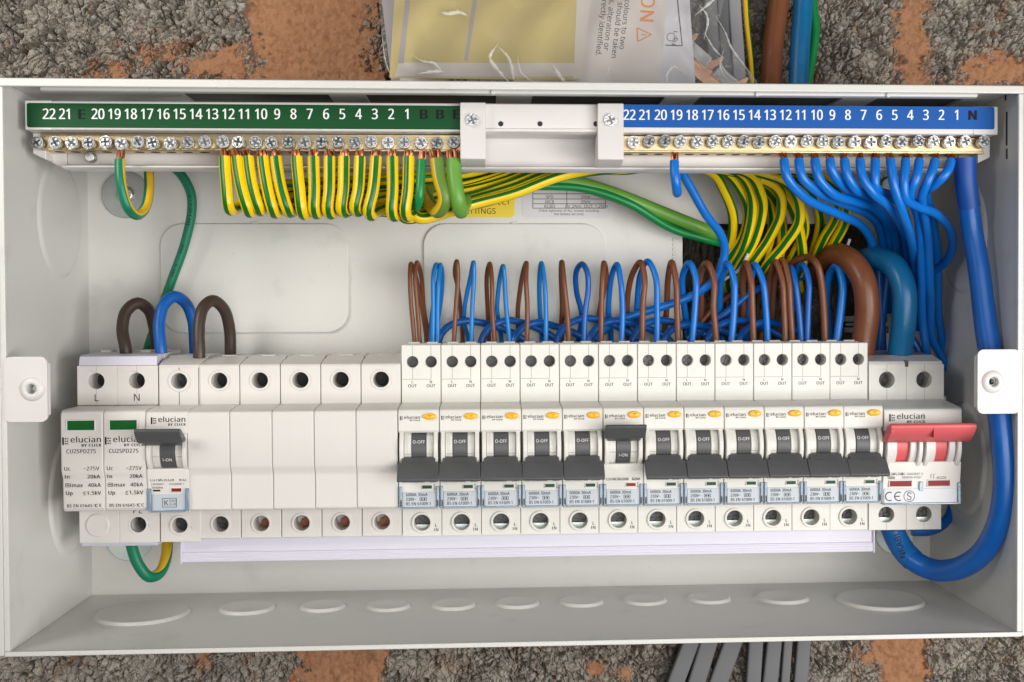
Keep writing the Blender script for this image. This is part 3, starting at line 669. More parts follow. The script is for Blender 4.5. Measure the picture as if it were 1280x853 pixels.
# brass bars with their screws
def screw_mesh(rnd):
    mb = MB(); n = 22; rr = 2.6
    cr = []
    for ang in range(4):
        a_ = ang * 90
        for da, q in ((-15, 2.15), (15, 2.15), (45, .6)): cr.append((q * math.cos(R(a_ + da)), q * math.sin(R(a_ + da))))
    mb.plate(circ(0, 0, rr - .35, n), [cr], 1.6, 3.0)
    mb.disc(0, 0, rr - .3, 0, 1.62, n, 1); mb.ring(0, 0, rr - .45, rr, 0.0, 2.7, n); mb.ring(0, 0, rr - .7, rr - .3, 0.5, 3.0, n)
    mb.disc(0, 0, 1.7, -5, 0.1, 14)
    return mb
def terminal_bar(name, label, us, uend, v_s, holes_u):
    a = at(uend[0], 180, 84)[0]; b = at(uend[1], 180, 84)[0]
    z0, z1 = zc(190.5, 82), zc(169, 82)
    bar = thing(name, label, 'terminal bar', ((a + b) / 2, 70, z0))
    body = MB().box(a, b, 71.6, 81.5, z0, z1); body.box(a, b, 81.4, 82.6, z0, z0 + 1.0); body.build('bar', 'brass', bar, 0.25)
    hb = MB()
    for u in holes_u:
        c = at(u, 192, 80)
        pts = [(c[0] + 2.1 * math.cos(q * math.pi / 7), 77.2 + 2.1 * math.sin(q * math.pi / 7)) for q in range(14)]
        MB().prism_z(pts, z0 - .05, z0 + .3).build('wire_hole', 'hole_dark', bar)
        hb.add([(p[0], p[1], z0 - .02) for p in [(c[0] + 2.9 * math.cos(q * math.pi / 7), 77.2 + 2.7 * math.sin(q * math.pi / 7)) for q in range(14)]], [tuple(range(14))])
    rn = random.Random(len(us)); mesh = None
    for u in us:
        c = at(u, v_s + rn.uniform(-.8, 1.0), 86)
        if mesh is None:
            o = screw_mesh(0).build('screw', ['chrome', 'screw_recess'], bar, base=(0, 0, 0)); mesh = o.data
        else:
            o = bpy.data.objects.new('screw', mesh); COL.objects.link(o); o.parent = bar
        bb = bar['_b']; o.location = Vector(((c[0] - bb[0]) * S, -(83.0 + rn.uniform(-.6, .8) - bb[1]) * S, (c[2] - bb[2]) * S))
        o.rotation_euler = (R(rn.uniform(-7, 2)), R(rn.uniform(0, 90)), R(rn.uniform(-5, 5)))
    return bar
eu = [45, 68, 89.5, 110, 132, 150.5, 170.5, 190.5, 212.5, 232.5, 254.5] + [277 + 20.73 * i for i in range(15)]
earth = terminal_bar('earth_bar', 'brass earth terminal bar with chrome screws below the green number strip', eu, (48, 576), 178, [72, 92, 131, 172, 192, 212, 233, 254] + [284 + 20.4 * i for i in range(15)])
c = at(109, 197, 82); MB().disc(c[0], c[2] + .6, 2.3, 75.5, 79.5, 20).build('clamp_screw', 'steel_dull', earth, 0.6)
nu = [792 + (1207 - 792) / 21 * i for i in range(22)] + [1229.5]
neut = terminal_bar('neutral_bar', 'brass neutral terminal bar with chrome screws below the blue number strip', nu, (778, 1232), 177, [786, 805, 824.5, 863, 882, 902, 921, 940.5, 960] + [980 + 18.95 * i for i in range(12)])

# ================================================================== the row of devices on the rail (18 mm pitch)
TD, ND = 52.6, 74.0
def term_screw(parent, x, z, r, d, ang, m_='steel_dark'):
    mb = MB(); cr = []
    for k in range(4):
        a_ = k * 90 + ang
        for da, q in ((-14, .78 * r), (14, .78 * r), (45, .22 * r)): cr.append((x + q * math.cos(R(a_ + da)), z + q * math.sin(R(a_ + da))))
    mb.plate(circ(x, z, r, 18), [cr], d - 1, d); mb.disc(x, z, r, d - 2, d - .8, 18)
    return mb.build('terminal_screw', m_, parent)
def seams(parent, segs, d, m_='seam', w=.22):
    mb = MB()
    for (xa, za), (xb, zb) in segs: line_flat(mb, (xa, za), (xb, zb), w, d)
    return mb.build('seam', m_, parent)
def collar(parent, x, z, r0, r1, m_, h=.7): return MB().ring(x, z, r0, r1, TD - 2.5, TD + h, 28).build('terminal_collar', m_, parent, 0.22)
def breaker_nose(th, x0, x1, m_, win=True):
    if win: prof = [(40, 1.5), (TD, 1.5), (71.8, 0.5), (73.4, -.2), (74, -1.6), (74.1, -9.2), (73.4, -10.2), (66, -10.6), (62, -17.5), (66, -24.4), (73.4, -24.8), (73.0, -30), (72, -35.2), (72, -43.6), (71.2, -44.2), (40, -44.2)]
    else: prof = [(40, 1.5), (TD, 1.5), (72.4, 0.2), (73.7, -.5), (74, -1.6), (74, -23.6), (73.4, -25.2), (72.0, -27.2), (71.7, -28.6), (71.7, -42.8), (71.0, -43.6), (40, -43.8)]
    return MB().prism_x(prof, x0, x1).build('nose', m_, th, 0.35, 2)
def toggle(th, x0, x1, xs, m_body, m_strip, on, txt=None):
    """white barrel with a coloured strip in its middle, between two cheeks"""
    c = (64.3, -17.5)
    for a, b in ((x0 + .2, x0 + 2.1), (x1 - 2.1, x1 - .2)): MB().arc_x(c, 11.8, -52, 52, a, b, 6).build('cheek', m_body, th, 0.35)
    br = MB().arc_x(c, 9.3, -72, 72, x0 + 2.2, xs[0] - .15, 5); br.arc_x(c, 9.3, -72, 72, xs[1] + .15, x1 - 2.2, 5); br.build('barrel', m_body, th, 0.2)
    MB().arc_x(c, 9.34, -13.5, -12.2, x0 + 2.2, x1 - 2.2, .5, 2).build('barrel_line', 'seam', th)
    stp = MB().arc_x(c, 9.7, -72, 72, xs[0], xs[1], 5).build('toggle', m_strip, th, 0.2)
    if txt:
        mb = MB(); zz = -14.9 if not on else -21.6; xm = (xs[0] + xs[1]) / 2
        def xf(X, Z, d):
            ang = math.asin(max(-1, min(1, (Z - c[1]) / 9.75))); return (X, c[0] + 9.76 * math.cos(ang), Z)
        text(mb, txt, xm, zz, 0, 1.35, 0, 'c', xf=xf, sp=.02, wx=.95); mb.build('lettering', 'ink_white', stp, kind='stuff')
    return stp
def lever(th, x0, x1, on, m_, inset=1.6):
    if on:
        up = [(73.6, -14.6), (76.6, -14.3), (79.6, -12.6), (79.6, -11.5), (74, -11.8)]
        wide = [(75.6, -12.6), (80.2, -12.9), (84.6, -9.2), (85.6, -7.3), (84.8, -6.4), (82.6, -6.9), (75.2, -11.4)]
    else:
        up = [(73.2, -20.8), (75.4, -20.9), (78.6, -23.4), (78.6, -25.0), (73.4, -24.4)]
        wide = [(75.4, -23.0), (78.6, -23.2), (83.6, -28.6), (84.0, -29.8), (83.2, -30.5), (81.4, -30.2), (75.2, -25.6)]
    mb = MB().prism_x(up, x0 + inset, x1 - inset); mb.prism_x(wide, x0, x1)
    return mb.build('lever', m_, th, 0.3, 3)

# ---------- residual-current breakers
RG = 'breakers with yellow test buttons'
def make_rcbo(name, label, X0, amps, on, ang):
    th = thing(name, label, 'breaker', (X0 + 9, 10, -59.4), RG); a, b = X0 + .12, X0 + 17.88; rn = random.Random(int(X0))
    MB().prism_x([(12, 28.2), (40.2, 28.2), (40.2, -59.4), (12, -59.4)], a + .1, b - .1).build('body', 'plastic', th, 0.4)
    MB().plate(rect(a, b, 1.3, 27.8), [circ(X0 + 5.1, 20.1, 2.62, 22), circ(X0 + 13.5, 20.1, 2.62, 22)], 40, TD).build('upper_terminal_housing', 'plastic', th, 0.3)
    MB().plate(rect(a, b, -59.4, -44.1), [circ(X0 + 9, -53.2, 3.7, 26)], 40, TD).build('lower_terminal_housing', 'plastic', th, 0.3)
    collar(th, X0 + 9, -53.2, 3.68, 4.8, 'plastic')
    # stepped shoulder at the top with the wire entries
    for x in (X0 + 5.1, X0 + 13.5):
        MB().box(x - 2.3, x + 2.3, 27.5, 35.5, 28.0, 28.32).build('wire_entry', 'hole_dark', th)
        MB().box(x - 2.6, x + 2.6, 37, 38.6, 28.1, 28.9).build('entry_lip', 'plastic', th, 0.25)
    breaker_nose(th, a, b, 'plastic')
    seams(th, [((X0 + 5.1, 27.6), (X0 + 5.1, 22.8)), ((X0 + 13.5, 27.6), (X0 + 13.5, 22.8)), ((X0 + 5.1, 17.4), (X0 + 5.1, 12.2)), ((X0 + 13.5, 17.4), (X0 + 13.5, 12.2)), ((X0 + .3, 12.2), (X0 + 13.5, 12.2))], TD + .03)
    term_screw(th, X0 + 5.1, 20.1, 2.6, 48.8 + rn.uniform(-1.5, .6), ang, 'steel_dark'); term_screw(th, X0 + 13.5, 20.1, 2.6, 44.0, ang * 2.1)
    term_screw(th, X0 + 9, -53.2, 3.5, 45.0, ang * 3.3); MB().box(X0 + 5.6, X0 + 12.4, 45.2, 46.6, -57, -55.2).build('terminal_clamp', 'zinc', th)
    toggle(th, a + .3, b - .3, (X0 + 5.9, X0 + 12.1), 'plastic', 'dark_grey', on, 'I-ON' if on else 'O-OFF')
    lever(th, a - .02, b + .02, on, 'dark_grey')
    # test button
    n = 24; mb = MB(); vs_ = []; fs = []; cxx, czz = X0 + 13.8, -3.0
    prof = [(1, 0), (1, .9), (.93, 1.35), (.78, 1.6), (.01, 1.5)]
    for q, h_ in prof: vs_ += [(cxx + 2.95 * q * math.copysign(abs(math.cos(2 * math.pi * i / n)) ** .8, math.cos(2 * math.pi * i / n)), 73.6 + h_, czz + 1.45 * q * math.sin(2 * math.pi * i / n)) for i in range(n)]
    for j in range(len(prof) - 1): fs += [(j * n + i, j * n + (i + 1) % n, (j + 1) * n + (i + 1) % n, (j + 1) * n + i) for i in range(n)]
    bt = mb.add(vs_, fs).build('test_button', 'orange', th, smooth=60)
    t = MB(); bar_flat(t, cxx - .9, cxx + 1.1, czz + .35, czz + .65, 75.25); bar_flat(t, cxx - .05, cxx + .3, czz - .8, czz + .65, 75.25); t.build('letter', 'orange_mark', bt)
    # clear label holder
    MB().prism_d(rect(a + 1.6, b - 1.6, -43.0, -36.3), 71.9, 72.35).build('label', 'label_clear', th, 0.1)
    h_ = MB().box(a + .1, a + 1.4, 71.5, 73.3, -43.3, -33.8); h_.box(b - 1.4, b - .1, 71.5, 73.3, -43.3, -33.8); h_.box(a + 1.3, b - 1.3, 71.6, 72.9, -43.6, -42.9); h_.build('label_holder', 'blue_rail', th, 0.25)
    sl = MB(); 
    for xx in (a + .55, b - 1.25): sl.box(xx, xx + .7, 73.2, 73.36, -42.6, -39.8)
    sl.build('holder_slot', 'ink_soft', th)
    w = MB().box(X0 + 10.0, X0 + 14.9, 71.9, 72.6, -35.2, -33.2).build('indicator_frame', 'plastic', th, .15)
    MB().box(X0 + 10.35, X0 + 14.55, 72.1, 72.68, -34.9, -33.5).build('indicator', 'red_window' if on else 'green_window_dark', w)
    t = MB(); logo(t, X0 + .9, -4.0, 74.12, 1.04)
    text(t, 'CU1RCBO%sB' % amps[0], X0 + 1.4, -32.2, 72.85, 1.15, 1, wx=.92); text(t, 'B%sA' % amps[1], X0 + 16.6, -32.2, 72.85, 1.15, 1, 'r', wx=.92)
    for s_, zz in (('6000A 30mA', -38.2), ('230V~', -40.2), ('BS EN 61009-1', -42.2)): text(t, s_, X0 + 3.1, zz, 72.4, 1.35, 1, wx=.80)
    for q in ((X0 + 9.2, X0 + 12.2, -40.3, -40.1), (X0 + 9.2, X0 + 12.2, -39.0, -38.8), (X0 + 9.2, X0 + 9.4, -40.3, -38.8), (X0 + 12.0, X0 + 12.2, -40.3, -38.8), (X0 + 9.8, X0 + 10.4, -39.9, -39.2), (X0 + 10.9, X0 + 11.6, -39.9, -39.2)): bar_flat(t, *q, 72.4)
    line_flat(t, (X0 + 15.4, -33.2), (X0 + 16.0, -33.2), .15, 72.7); line_flat(t, (X0 + 15.5, -35.2), (X0 + 15.5, -33.2), .15, 72.7); line_flat(t, (X0 + 15.4, -35.2), (X0 + 16.0, -35.2), .15, 72.7)
    for x in (X0 + 5.0, X0 + 13.4):
        text(t, 'L' if x < X0 + 9 else 'N', x, 10.4, TD + .05, 1.15, 1, 'c'); text(t, 'OUT', x, 8.5, TD + .05, 1.4, 1, 'c', wx=.95)
    text(t, 'L', X0 + 15.4, -55.3, TD + .05, 1.4, 1, 'c'); text(t, 'IN', X0 + 15.4, -57.3, TD + .05, 1.4, 1, 'c')
    t.build('lettering', 'ink', th, kind='stuff')
    return th
ORD = ['first', 'second', 'third', 'fourth', 'fifth', 'sixth', 'seventh', 'eighth', 'ninth', 'tenth', 'eleventh', 'twelfth']
AMPS = [('06', '6')] * 4 + [('16', '16')] + [('20', '20')] * 5 + [('32', '32')] * 2
for i in range(12):
    on = i == 5
    if on: lab = 'only yellow-button breaker with its lever up and a red indicator'
    elif i == 0: lab = 'breaker with yellow button and lever down, beside the blank modules'
    elif i == 11: lab = 'breaker with yellow button and lever down, beside the red main switch'
    else: lab = '%s breaker with yellow button from the left, lever down' % ORD[i]
    make_rcbo('breaker', lab, (8 + i) * 18.0 + (.15 if i < 11 else 0), AMPS[i], on, 17 + 29 * i)

# ---------- blank fillers
def make_blank(X0, label, copper):
    th = thing('blank_module', label, 'blank module', (X0 + 9, 10, -59.4), 'blank modules in the row'); a, b = X0 + .1, X0 + 17.9
    MB().prism_x([(12, 23.0), (34, 22.6), (40.2, 20.9), (40.2, -59), (12, -59)], a + .1, b - .1).build('body', 'plastic_warm', th, 0.4)
    MB().plate(rect(a, b, 1.3, 18.8), [circ(X0 + 9, 12.2, 3.65, 28)], 40, TD).build('upper_terminal_housing', 'plastic_warm', th, 0.3)
    MB().prism_x([(40, 18.7), (TD, 18.7), (TD - .6, 19.4), (46, 20.6), (40, 21.4)], a, b).build('shoulder', 'plastic_warm', th, 0.2)
    MB().box(X0 + 5.6, X0 + 12.4, 25, 32, 22.55, 23.05).build('wire_entry', 'plastic_bright', th, .2)
    MB().plate(rect(a, b, -59.2, -43.7), [circ(X0 + 9, -52.6, 3.6, 28)], 40, TD).build('lower_terminal_housing', 'plastic_warm', th, 0.3)
    collar(th, X0 + 9, 12.2, 3.6, 4.7, 'plastic_warm', .5); collar(th, X0 + 9, -52.6, 3.55, 4.6, 'plastic_warm', .5)
    MB().disc(X0 + 9, 12.2, 3.64, 40.1, 40.4, 18).build('hole_floor', 'hole_dark', th)
    seams(th, [((X0 + 9, 7.4), (X0 + 9, 1.6)), ((X0 + 9, 18.6), (X0 + 9, 17.0))], TD + .03, 'plastic_bright', .25)
    nz = breaker_nose(th, a - .05, b + .05, 'plastic_warm', False)
    if copper: MB().prism_d([(X0 + 6, -56), (X0 + 12.4, -56), (X0 + 12.4, -49.6), (X0 + 9.6, -49.6), (X0 + 9.0, -52.2), (X0 + 7.4, -52.8), (X0 + 7.0, -54.4)], 41, 43).build('busbar_tooth', 'busbar_dull', th, .2)
    else: term_screw(th, X0 + 9, -52.6, 3.5, 45, 20)
    return th
for i in range(5):
    lab = ['blank white module beside the single lever breaker on the left', 'second blank white module from the left', 'middle one of the five blank white modules', 'fourth blank white module from the left', 'blank white module beside the yellow-button breakers'][i]
    make_blank((3 + i) * 18.0 + .3 * (i - 4) * .3, lab, i >= 1)

# ---------- single-pole breaker
def make_mcb(X0):
    th = thing('miniature_breaker', 'lone breaker with raised dark lever between surge protector and blanks', 'breaker', (X0 + 9, 10, -60)); a, b = X0 + .05, X0 + 17.9
    MB().prism_x([(12, 23.6), (36, 23.2), (40.2, 21.8), (40.2, -60), (12, -60)], a + .1, b - .1).build('body', 'plastic_warm', th, 0.4)
    MB().plate(rect(a, b, 1.3, 18.4), [circ(X0 + 9, 12.2, 3.6, 28)], 40, TD + .6).build('upper_terminal_housing', 'plastic_warm', th, 0.3)
    MB().prism_x([(40, 18.3), (TD + .6, 18.3), (TD, 19.4), (47, 21.4), (40, 22.2)], a, b).build('shoulder', 'plastic_warm', th, 0.2)
    MB().plate(rect(a, b, -60.4, -43.9), [circ(X0 + 8.6, -52.8, 3.5, 28)], 40, TD + .5).build('lower_terminal_housing', 'plastic_warm', th, 0.3)
    collar(th, X0 + 9, 12.2, 3.55, 4.9, 'plastic_warm', 1.1); collar(th, X0 + 8.6, -52.8, 3.45, 4.6, 'plastic_warm', 1.0)
    term_screw(th, X0 + 9, 12.2, 3.5, 42.5, 33); term_screw(th, X0 + 8.6, -52.8, 3.4, 47, 61)
    seams(th, [((X0 + 9, 18.2), (X0 + 9, 16.4)), ((X0 + 9, 8.4), (X0 + 9, 1.5)), ((X0 + 17.6, 18.2), (X0 + 17.6, 1.5))], TD + .65, 'ink_soft', .28)
    breaker_nose(th, a, b, 'plastic_warm')
    toggle(th, a + .2, b - .2, (X0 + 5.8, X0 + 12.0), 'plastic_warm', 'dark_grey', True, 'I-ON'); lever(th, a - 1.8, b - .6, True, 'dark_grey')
    MB().disc(X0 + 16.2, -10.2, 1.2, 80, 81, 16).build('lever_pin', 'steel_dull', th, .2)
    MB().prism_d(rect(a + 1.9, b - 1.9, -42.9, -36.0), 71.9, 72.35).build('label', 'label_clear', th, 0.1)
    h_ = MB().box(a + .1, a + 1.7, 71.5, 73.3, -43.3, -33.4); h_.box(b - 1.7, b - .1, 71.5, 73.3, -43.3, -33.4); h_.box(a + 1.6, b - 1.6, 71.6, 72.9, -43.7, -42.7); h_.build('label_holder', 'blue_rail', th, 0.25)
    w = MB().box(X0 + 9.9, X0 + 14.8, 71.9, 72.6, -35.3, -33.1).build('indicator_frame', 'plastic', th, .15); MB().box(X0 + 10.25, X0 + 14.45, 72.1, 72.68, -34.9, -33.4).build('indicator', 'red_window', w)
    t = MB(); logo(t, X0 + 2.2, -4.4, 74.12, 1.75); text(t, 'BS EN60898-1', X0 + 4.0, -8.6, 74.16, .95, 1)
    text(t, 'CU1MCB32B', X0 + 1.2, -30.2, 73.05, 1.35, 1, wx=.88); text(t, 'B32', X0 + 16.8, -30.2, 73.05, 1.35, 1, 'r', wx=.9); text(t, '230/400V~', X0 + 1.6, -31.9, 72.8, .85, 0); text(t, 'IEC60898-1', X0 + 9.4, -31.9, 72.8, .85, 0)
    text(t, '50/60Hz', X0 + 1.8, -33.5, 72.6, .9, 0); bar_flat(t, X0 + 2.3, X0 + 5.4, -34.7, -34.0, 72.3)
    xk, zk = X0 + 6.2, -41.7
    for q in ((xk, xk + 6.2, zk, zk + .2), (xk, xk + 6.2, zk + 3.8, zk + 4.0), (xk, xk + .2, zk, zk + 4), (xk + 6, xk + 6.2, zk, zk + 4)): bar_flat(t, *q, 72.4)
    text(t, 'K', xk + .6, zk + .8, 72.4, 2.4, 0); text(t, 'EMA', xk + 3.0, zk + 2.3, 72.4, 1.0, 0, sp=.12); text(t, 'EUR', xk + 3.0, zk + .8, 72.4, 1.0, 0, sp=.12)
    t.build('lettering', 'ink', th, kind='stuff')
make_mcb(36.0)

# ---------- surge protector, two pluggable cartridges on one base
def make_spd():
    th = thing('surge_protector', 'double surge protector with two green windows, leftmost in the row', 'surge protector', (18, 10, -61)); a, b = 0.1, 35.6
    MB().prism_x([(12, 25.4), (40.2, 24.2), (40.2, -60), (12, -60)], a + .5, b - .3).build('body', 'plastic_warm', th, 0.5)
    for k in range(2):
        xa = a + 17.75 * k
        MB().plate(rect(xa, xa + 17.7, 1.6, 19.2), [circ(xa + 8.4, 12.4, 3.55, 28)], 40, TD + .4).build('upper_terminal_housing', 'plastic_warm', th, 0.25)
        MB().disc(xa + 8.4, 12.4, 3.6, 40.1, 40.5, 20).build('hole_floor', 'hole_dark', th)
        seams(th, [((xa + 8.4, 19), (xa + 8.4, 16.0)), ((xa + 8.4, 8.8), (xa + 8.4, 1.8))], TD + .43, 'seam', .14)
        MB().plate(rect(xa, xa + 17.7, -60.4, -43.4), [circ(xa + 8.2, -52.4, 3.5, 28)], 40, TD).build('lower_terminal_housing', 'plastic_warm', th, 0.25)
        if k == 0: MB().disc(xa + 8.2, -52.4, 5.2, TD - 6, TD + .7, 36).build('blanking_cap', 'plastic_warm', th, .5, 3)
        else:
            MB().ring(xa + 8.2, -52.4, 3.5, 4.3, TD - 2, TD + .15, 28).build('terminal_collar', 'plastic_bright', th, .2); MB().disc(xa + 8.2, -52.4, 3.6, 40.1, 40.4, 20).build('hole_floor', 'hole_dark', th); term_screw(th, xa + 9.2, -52.4, 2.4, 46, 12)
    MB().prism_x([(40, 19.3), (TD + .3, 19.3), (TD - 1.2, 23.4), (48.5, 24.1), (40, 24.3)], a + .6, b - .6).build('top_strip', 'lilac', th, 0.25)
    MB().prism_x([(40, -60.3), (TD, -60.3), (TD - 1.6, -62.2), (40, -62.6)], a + .6, b - 1.5).build('bottom_strip', 'lilac', th, 0.25)
    tb = MB()
    for x in (3, 10.5, 21, 28): tb.box(x, x + 5, 20, 30, 24.5, 25.7)
    tb.build('wire_entry', 'plastic_bright', th, .3)
    for k in range(2):
        xa = .05 + 17.95 * k
        ct = MB().prism_x([(41, 1.0), (TD + 1, 1.4), (72.0, 1.0), (73.6, .2), (74.2, -1.6), (74.2, -25), (73.2, -27.2), (72.4, -29), (72.2, -41.6), (71, -43.2), (41, -43.2)], xa, xa + 17.85).build('cartridge', 'plastic_warm', th, 0.6, 3)
        fr = MB().plate(rect(xa + 2.3, xa + 14.9, -8.1, -3.0), [rect(xa + 2.9, xa + 14.3, -7.6, -3.5)], 73.8, 74.55).build('window_frame', 'plastic_bright', ct, .15)
        MB().box(xa + 2.85, xa + 14.35, 73.7, 74.3, -7.65, -3.45).build('status_window', 'green_window', fr)
        t = MB(); logo(t, xa + .7, -12.9, 74.25, 1.95); text(t, 'CU2SPD275', xa + 8.6, -17.6, 74.25, 1.75, 1, 'c', wx=.88)
        for s1, s2, zz in (('Uc', '~275V', -25.0), ('In', '20kA', -28.6), ('Imax', '40kA', -32.4), ('Up', '=1.5kV', -35.8)):
            dd = 74.25 if zz > -25.5 else (73.35 if zz > -29 else 72.5)
            text(t, s1, xa + (1.2 if s1 != 'Imax' else 3.0), zz, dd, 1.6, 1, wx=1.0, sp=.0)
            if s2[0] == '=':
                w_ = text_width('1.5kV', 1.6, 1, .0, 1.0); text(t, '1.5kV', xa + 16.2, zz, dd, 1.6, 1, 'r', sp=.0)
                x_ = xa + 16.2 - w_ - 1.5; line_flat(t, (x_, zz + .9), (x_ + 1.1, zz + 1.45), .2, dd); line_flat(t, (x_, zz + .9), (x_ + 1.1, zz + .4), .2, dd); line_flat(t, (x_, zz), (x_ + 1.1, zz), .2, dd)
            else: text(t, s2, xa + 16.2, zz, dd, 1.6, 1, 'r', sp=.0)
        for q in ((1.2, 2.8, -32.4, -32.2), (1.2, 2.8, -30.9, -30.7), (1.2, 1.4, -32.4, -30.7), (2.6, 2.8, -32.4, -30.7), (1.6, 2.4, -31.7, -31.3)): bar_flat(t, xa + q[0], xa + q[1], q[2], q[3], 72.5)
        text(t, 'BS EN 61643-1', xa + 1.6, -41.2, 72.35, 1.35, 1, wx=.9); arc_flat(t, xa + 14.5, -40.5, .62, .22, 60, 300, 72.35); arc_flat(t, xa + 16.0, -40.5, .62, .22, 60, 300, 72.35); bar_flat(t, xa + 15.45, xa + 16.1, -40.6, -40.4, 72.35)
        t.build('lettering', 'ink', ct, kind='stuff')
    t = MB(); text(t, 'L', 8.4 , 3.4, TD + .46, 3.1, 0, 'c'); text(t, 'N', 26.2, 3.4, TD + .46, 3.1, 0, 'c'); text(t, 'PE', 26.0, -47.3, TD + .05, 2.6, 0, 'c', sp=.1); t.build('lettering', 'ink', th, kind='stuff')
make_spd()

# ---------- red main switch
def make_main():
    X0 = 360.3; th = thing('main_switch', 'two-pole main switch with wide red lever at the right end', 'main switch', (X0 + 18, 10, -60)); a, b = X0 + .1, X0 + 35.8
    MB().prism_x([(12, 23.0), (40.2, 21.2), (40.2, -59.6), (12, -59.6)], a + .1, b - .1).build('body', 'plastic', th, 0.5)
    for k in range(2):
        xa = a + 17.9 * k
        MB().plate(rect(xa, xa + 17.85, .8, 17.6), [circ(xa + (8.6 if k == 0 else 8.4), 10.4, 3.75, 28)], 40, TD).build('upper_terminal_housing', 'plastic', th, 0.2)
        MB().plate(rect(xa, xa + 17.85 - (1.2 if k else 0), -59.8, -45.2), [circ(xa + 8.4, -52.6, 3.7, 28)], 40, TD).build('lower_terminal_housing', 'plastic', th, 0.2)
        term_screw(th, xa + 8.5, 10.4, 3.6, 43.5, 25 + 40 * k); term_screw(th, xa + 8.4, -52.6, 3.6, 47, 14 + 30 * k); MB().box(xa + 5, xa + 12, 47, 48.4, -56.2, -54.6).build('terminal_clamp', 'zinc', th)
        seams(th, [((xa + 8.5, 17.5), (xa + 8.5, 14.4)), ((xa + 8.5, 6.4), (xa + 8.5, 1.2)), ((xa + 8.4, -56.6), (xa + 8.4, -59.6))], TD + .03, 'seam', .18)
    MB().prism_x([(40, 17.5), (TD, 17.5), (TD - .8, 19), (46, 20.2), (40, 21.6)], a, b - .6).build('shoulder', 'plastic', th, 0.3)
    MB().box(X0 + 17.2, X0 + 18.8, 49, TD + .1, 16.4, 19.3).build('rivet_slot', 'wire_dark_brown', th)
    MB().prism_x([(40, 1.2), (TD, 1.2), (72.0, -1.0), (73.6, -1.8), (74, -3.2), (74.1, -10.6), (73.4, -11.6), (66, -11.8), (62, -18), (66, -25), (73.4, -25.4), (73.0, -30), (72, -35.8), (72, -44.4), (71.2, -45), (40, -45)], a, b).build('nose', 'plastic', th, 0.4)
    c = (64.3, -18)
    for xm in (X0 + 8.7, X0 + 26.4):
        for p, q in ((xm - 8.2, xm - 6.2), (xm + 6.2, xm + 8.2)): MB().arc_x(c, 13.0, -56, 50, p, q, 6).build('cheek', 'plastic_bright', th, .4)
        for p, q in ((xm - 6.1, xm - 2.9), (xm + 2.9, xm + 6.1)): MB().arc_x(c, 11.2, -60, 50, p, q, 5).build('barrel', 'plastic_bright', th, .5)
        MB().arc_x(c, 9.6, -72, 72, xm - 2.8, xm + 2.8, 5).build('toggle', 'red', th, .3)
    MB().prism_x([(76.0, -16.2), (79, -16.0), (84.0, -12.6), (86.6, -9.4), (86.8, -7.8), (85.6, -7.0), (83, -7.6), (75.4, -14.2)], X0 - 1.2, X0 + 37.4).build('lever', 'red', th, 0.6, 3)
    MB().box(X0 + 17.95, X0 + 18.05, 79, 86.83, -13.2, -7.8).build('lever_joint', 'red_joint', th)
    MB().disc(X0 - .0, -10.3, .9, 85.0, 86.2, 14).build('lever_hole', 'red_joint', th)
    for xa, w_ in ((X0 + 3.2, 10), (X0 + 20.8, 10)):
        f_ = MB().plate(rect(xa - .4, xa + w_ + .4, -36.9, -33.4), [rect(xa, xa + w_, -36.5, -33.8)], 71.6, 72.7).build('indicator_frame', 'plastic_bright', th, .15); MB().box(xa - .05, xa + w_ + .05, 71.5, 72.3, -36.6, -33.7).build('indicator', 'red_window', f_)
    MB().prism_d(rect(a + .6, b - 1.6, -44.0, -37.6), 71.9, 72.4).build('label', 'label_lit', th, .1)
    h_ = MB().box(b - 1.5, b - .1, 71.5, 73.3, -44.6, -35.0); h_.box(a + .5, b - 1.4, 71.7, 73.0, -44.8, -43.9); h_.box(X0 + 16.6, X0 + 18.4, 71.6, 73.0, -38.6, -34.4); h_.build('label_holder', 'blue_rail', th, .25)
    t = MB(); logo(t, X0 + 2.4, -6.0, 74.16, 1.95)
    text(t, 'CU2MS100', X0 + 1.2, -31.4, 72.95, 1.25, 1, wx=.85); text(t, '100A', X0 + 2.0, -33.1, 72.8, 1.2, 1, wx=.85); text(t, 'BS EN60947-3', X0 + 8.6, -31.4, 72.95, 1.05, 0); text(t, '50/60Hz 415V~', X0 + 8.6, -33.0, 72.8, 1.05, 0, wx=.9)
    text(t, 'AC22A', X0 + 24.6, -33.2, 72.8, 1.05, 0)
    for k in range(2): line_flat(t, (X0 + 22 + 1.3 * k, -33.2), (X0 + 22 + 1.3 * k, -31.2), .16, 72.9); line_flat(t, (X0 + 22 + 1.3 * k, -31.2), (X0 + 22.7 + 1.3 * k, -31.0), .16, 72.9)
    for cxx in (X0 + 3.2, X0 + 7.4): arc_flat(t, cxx, -41, 1.9, .5, 60, 300, 72.45)
    bar_flat(t, X0 + 5.8, X0 + 7.8, -41.25, -40.75, 72.45); arc_flat(t, X0 + 12.2, -41, 2.45, .3, 0, 360, 72.45, 28); arc_flat(t, X0 + 12.2, -40.2, .85, .4, 10, 230, 72.45); arc_flat(t, X0 + 12.2, -41.8, .85, .4, 190, 410, 72.45)
    line_flat(t, (X0 + 11.6, -40.7), (X0 + 12.8, -41.3), .4, 72.45)
    t.build('lettering', 'ink_soft', th, kind='stuff')
    tm = MB().box(X0 + 17.94, X0 + 18.06, 74.0, 74.13, -10.3, -3.4); tm.build('seam', 'seam', th)
make_main()

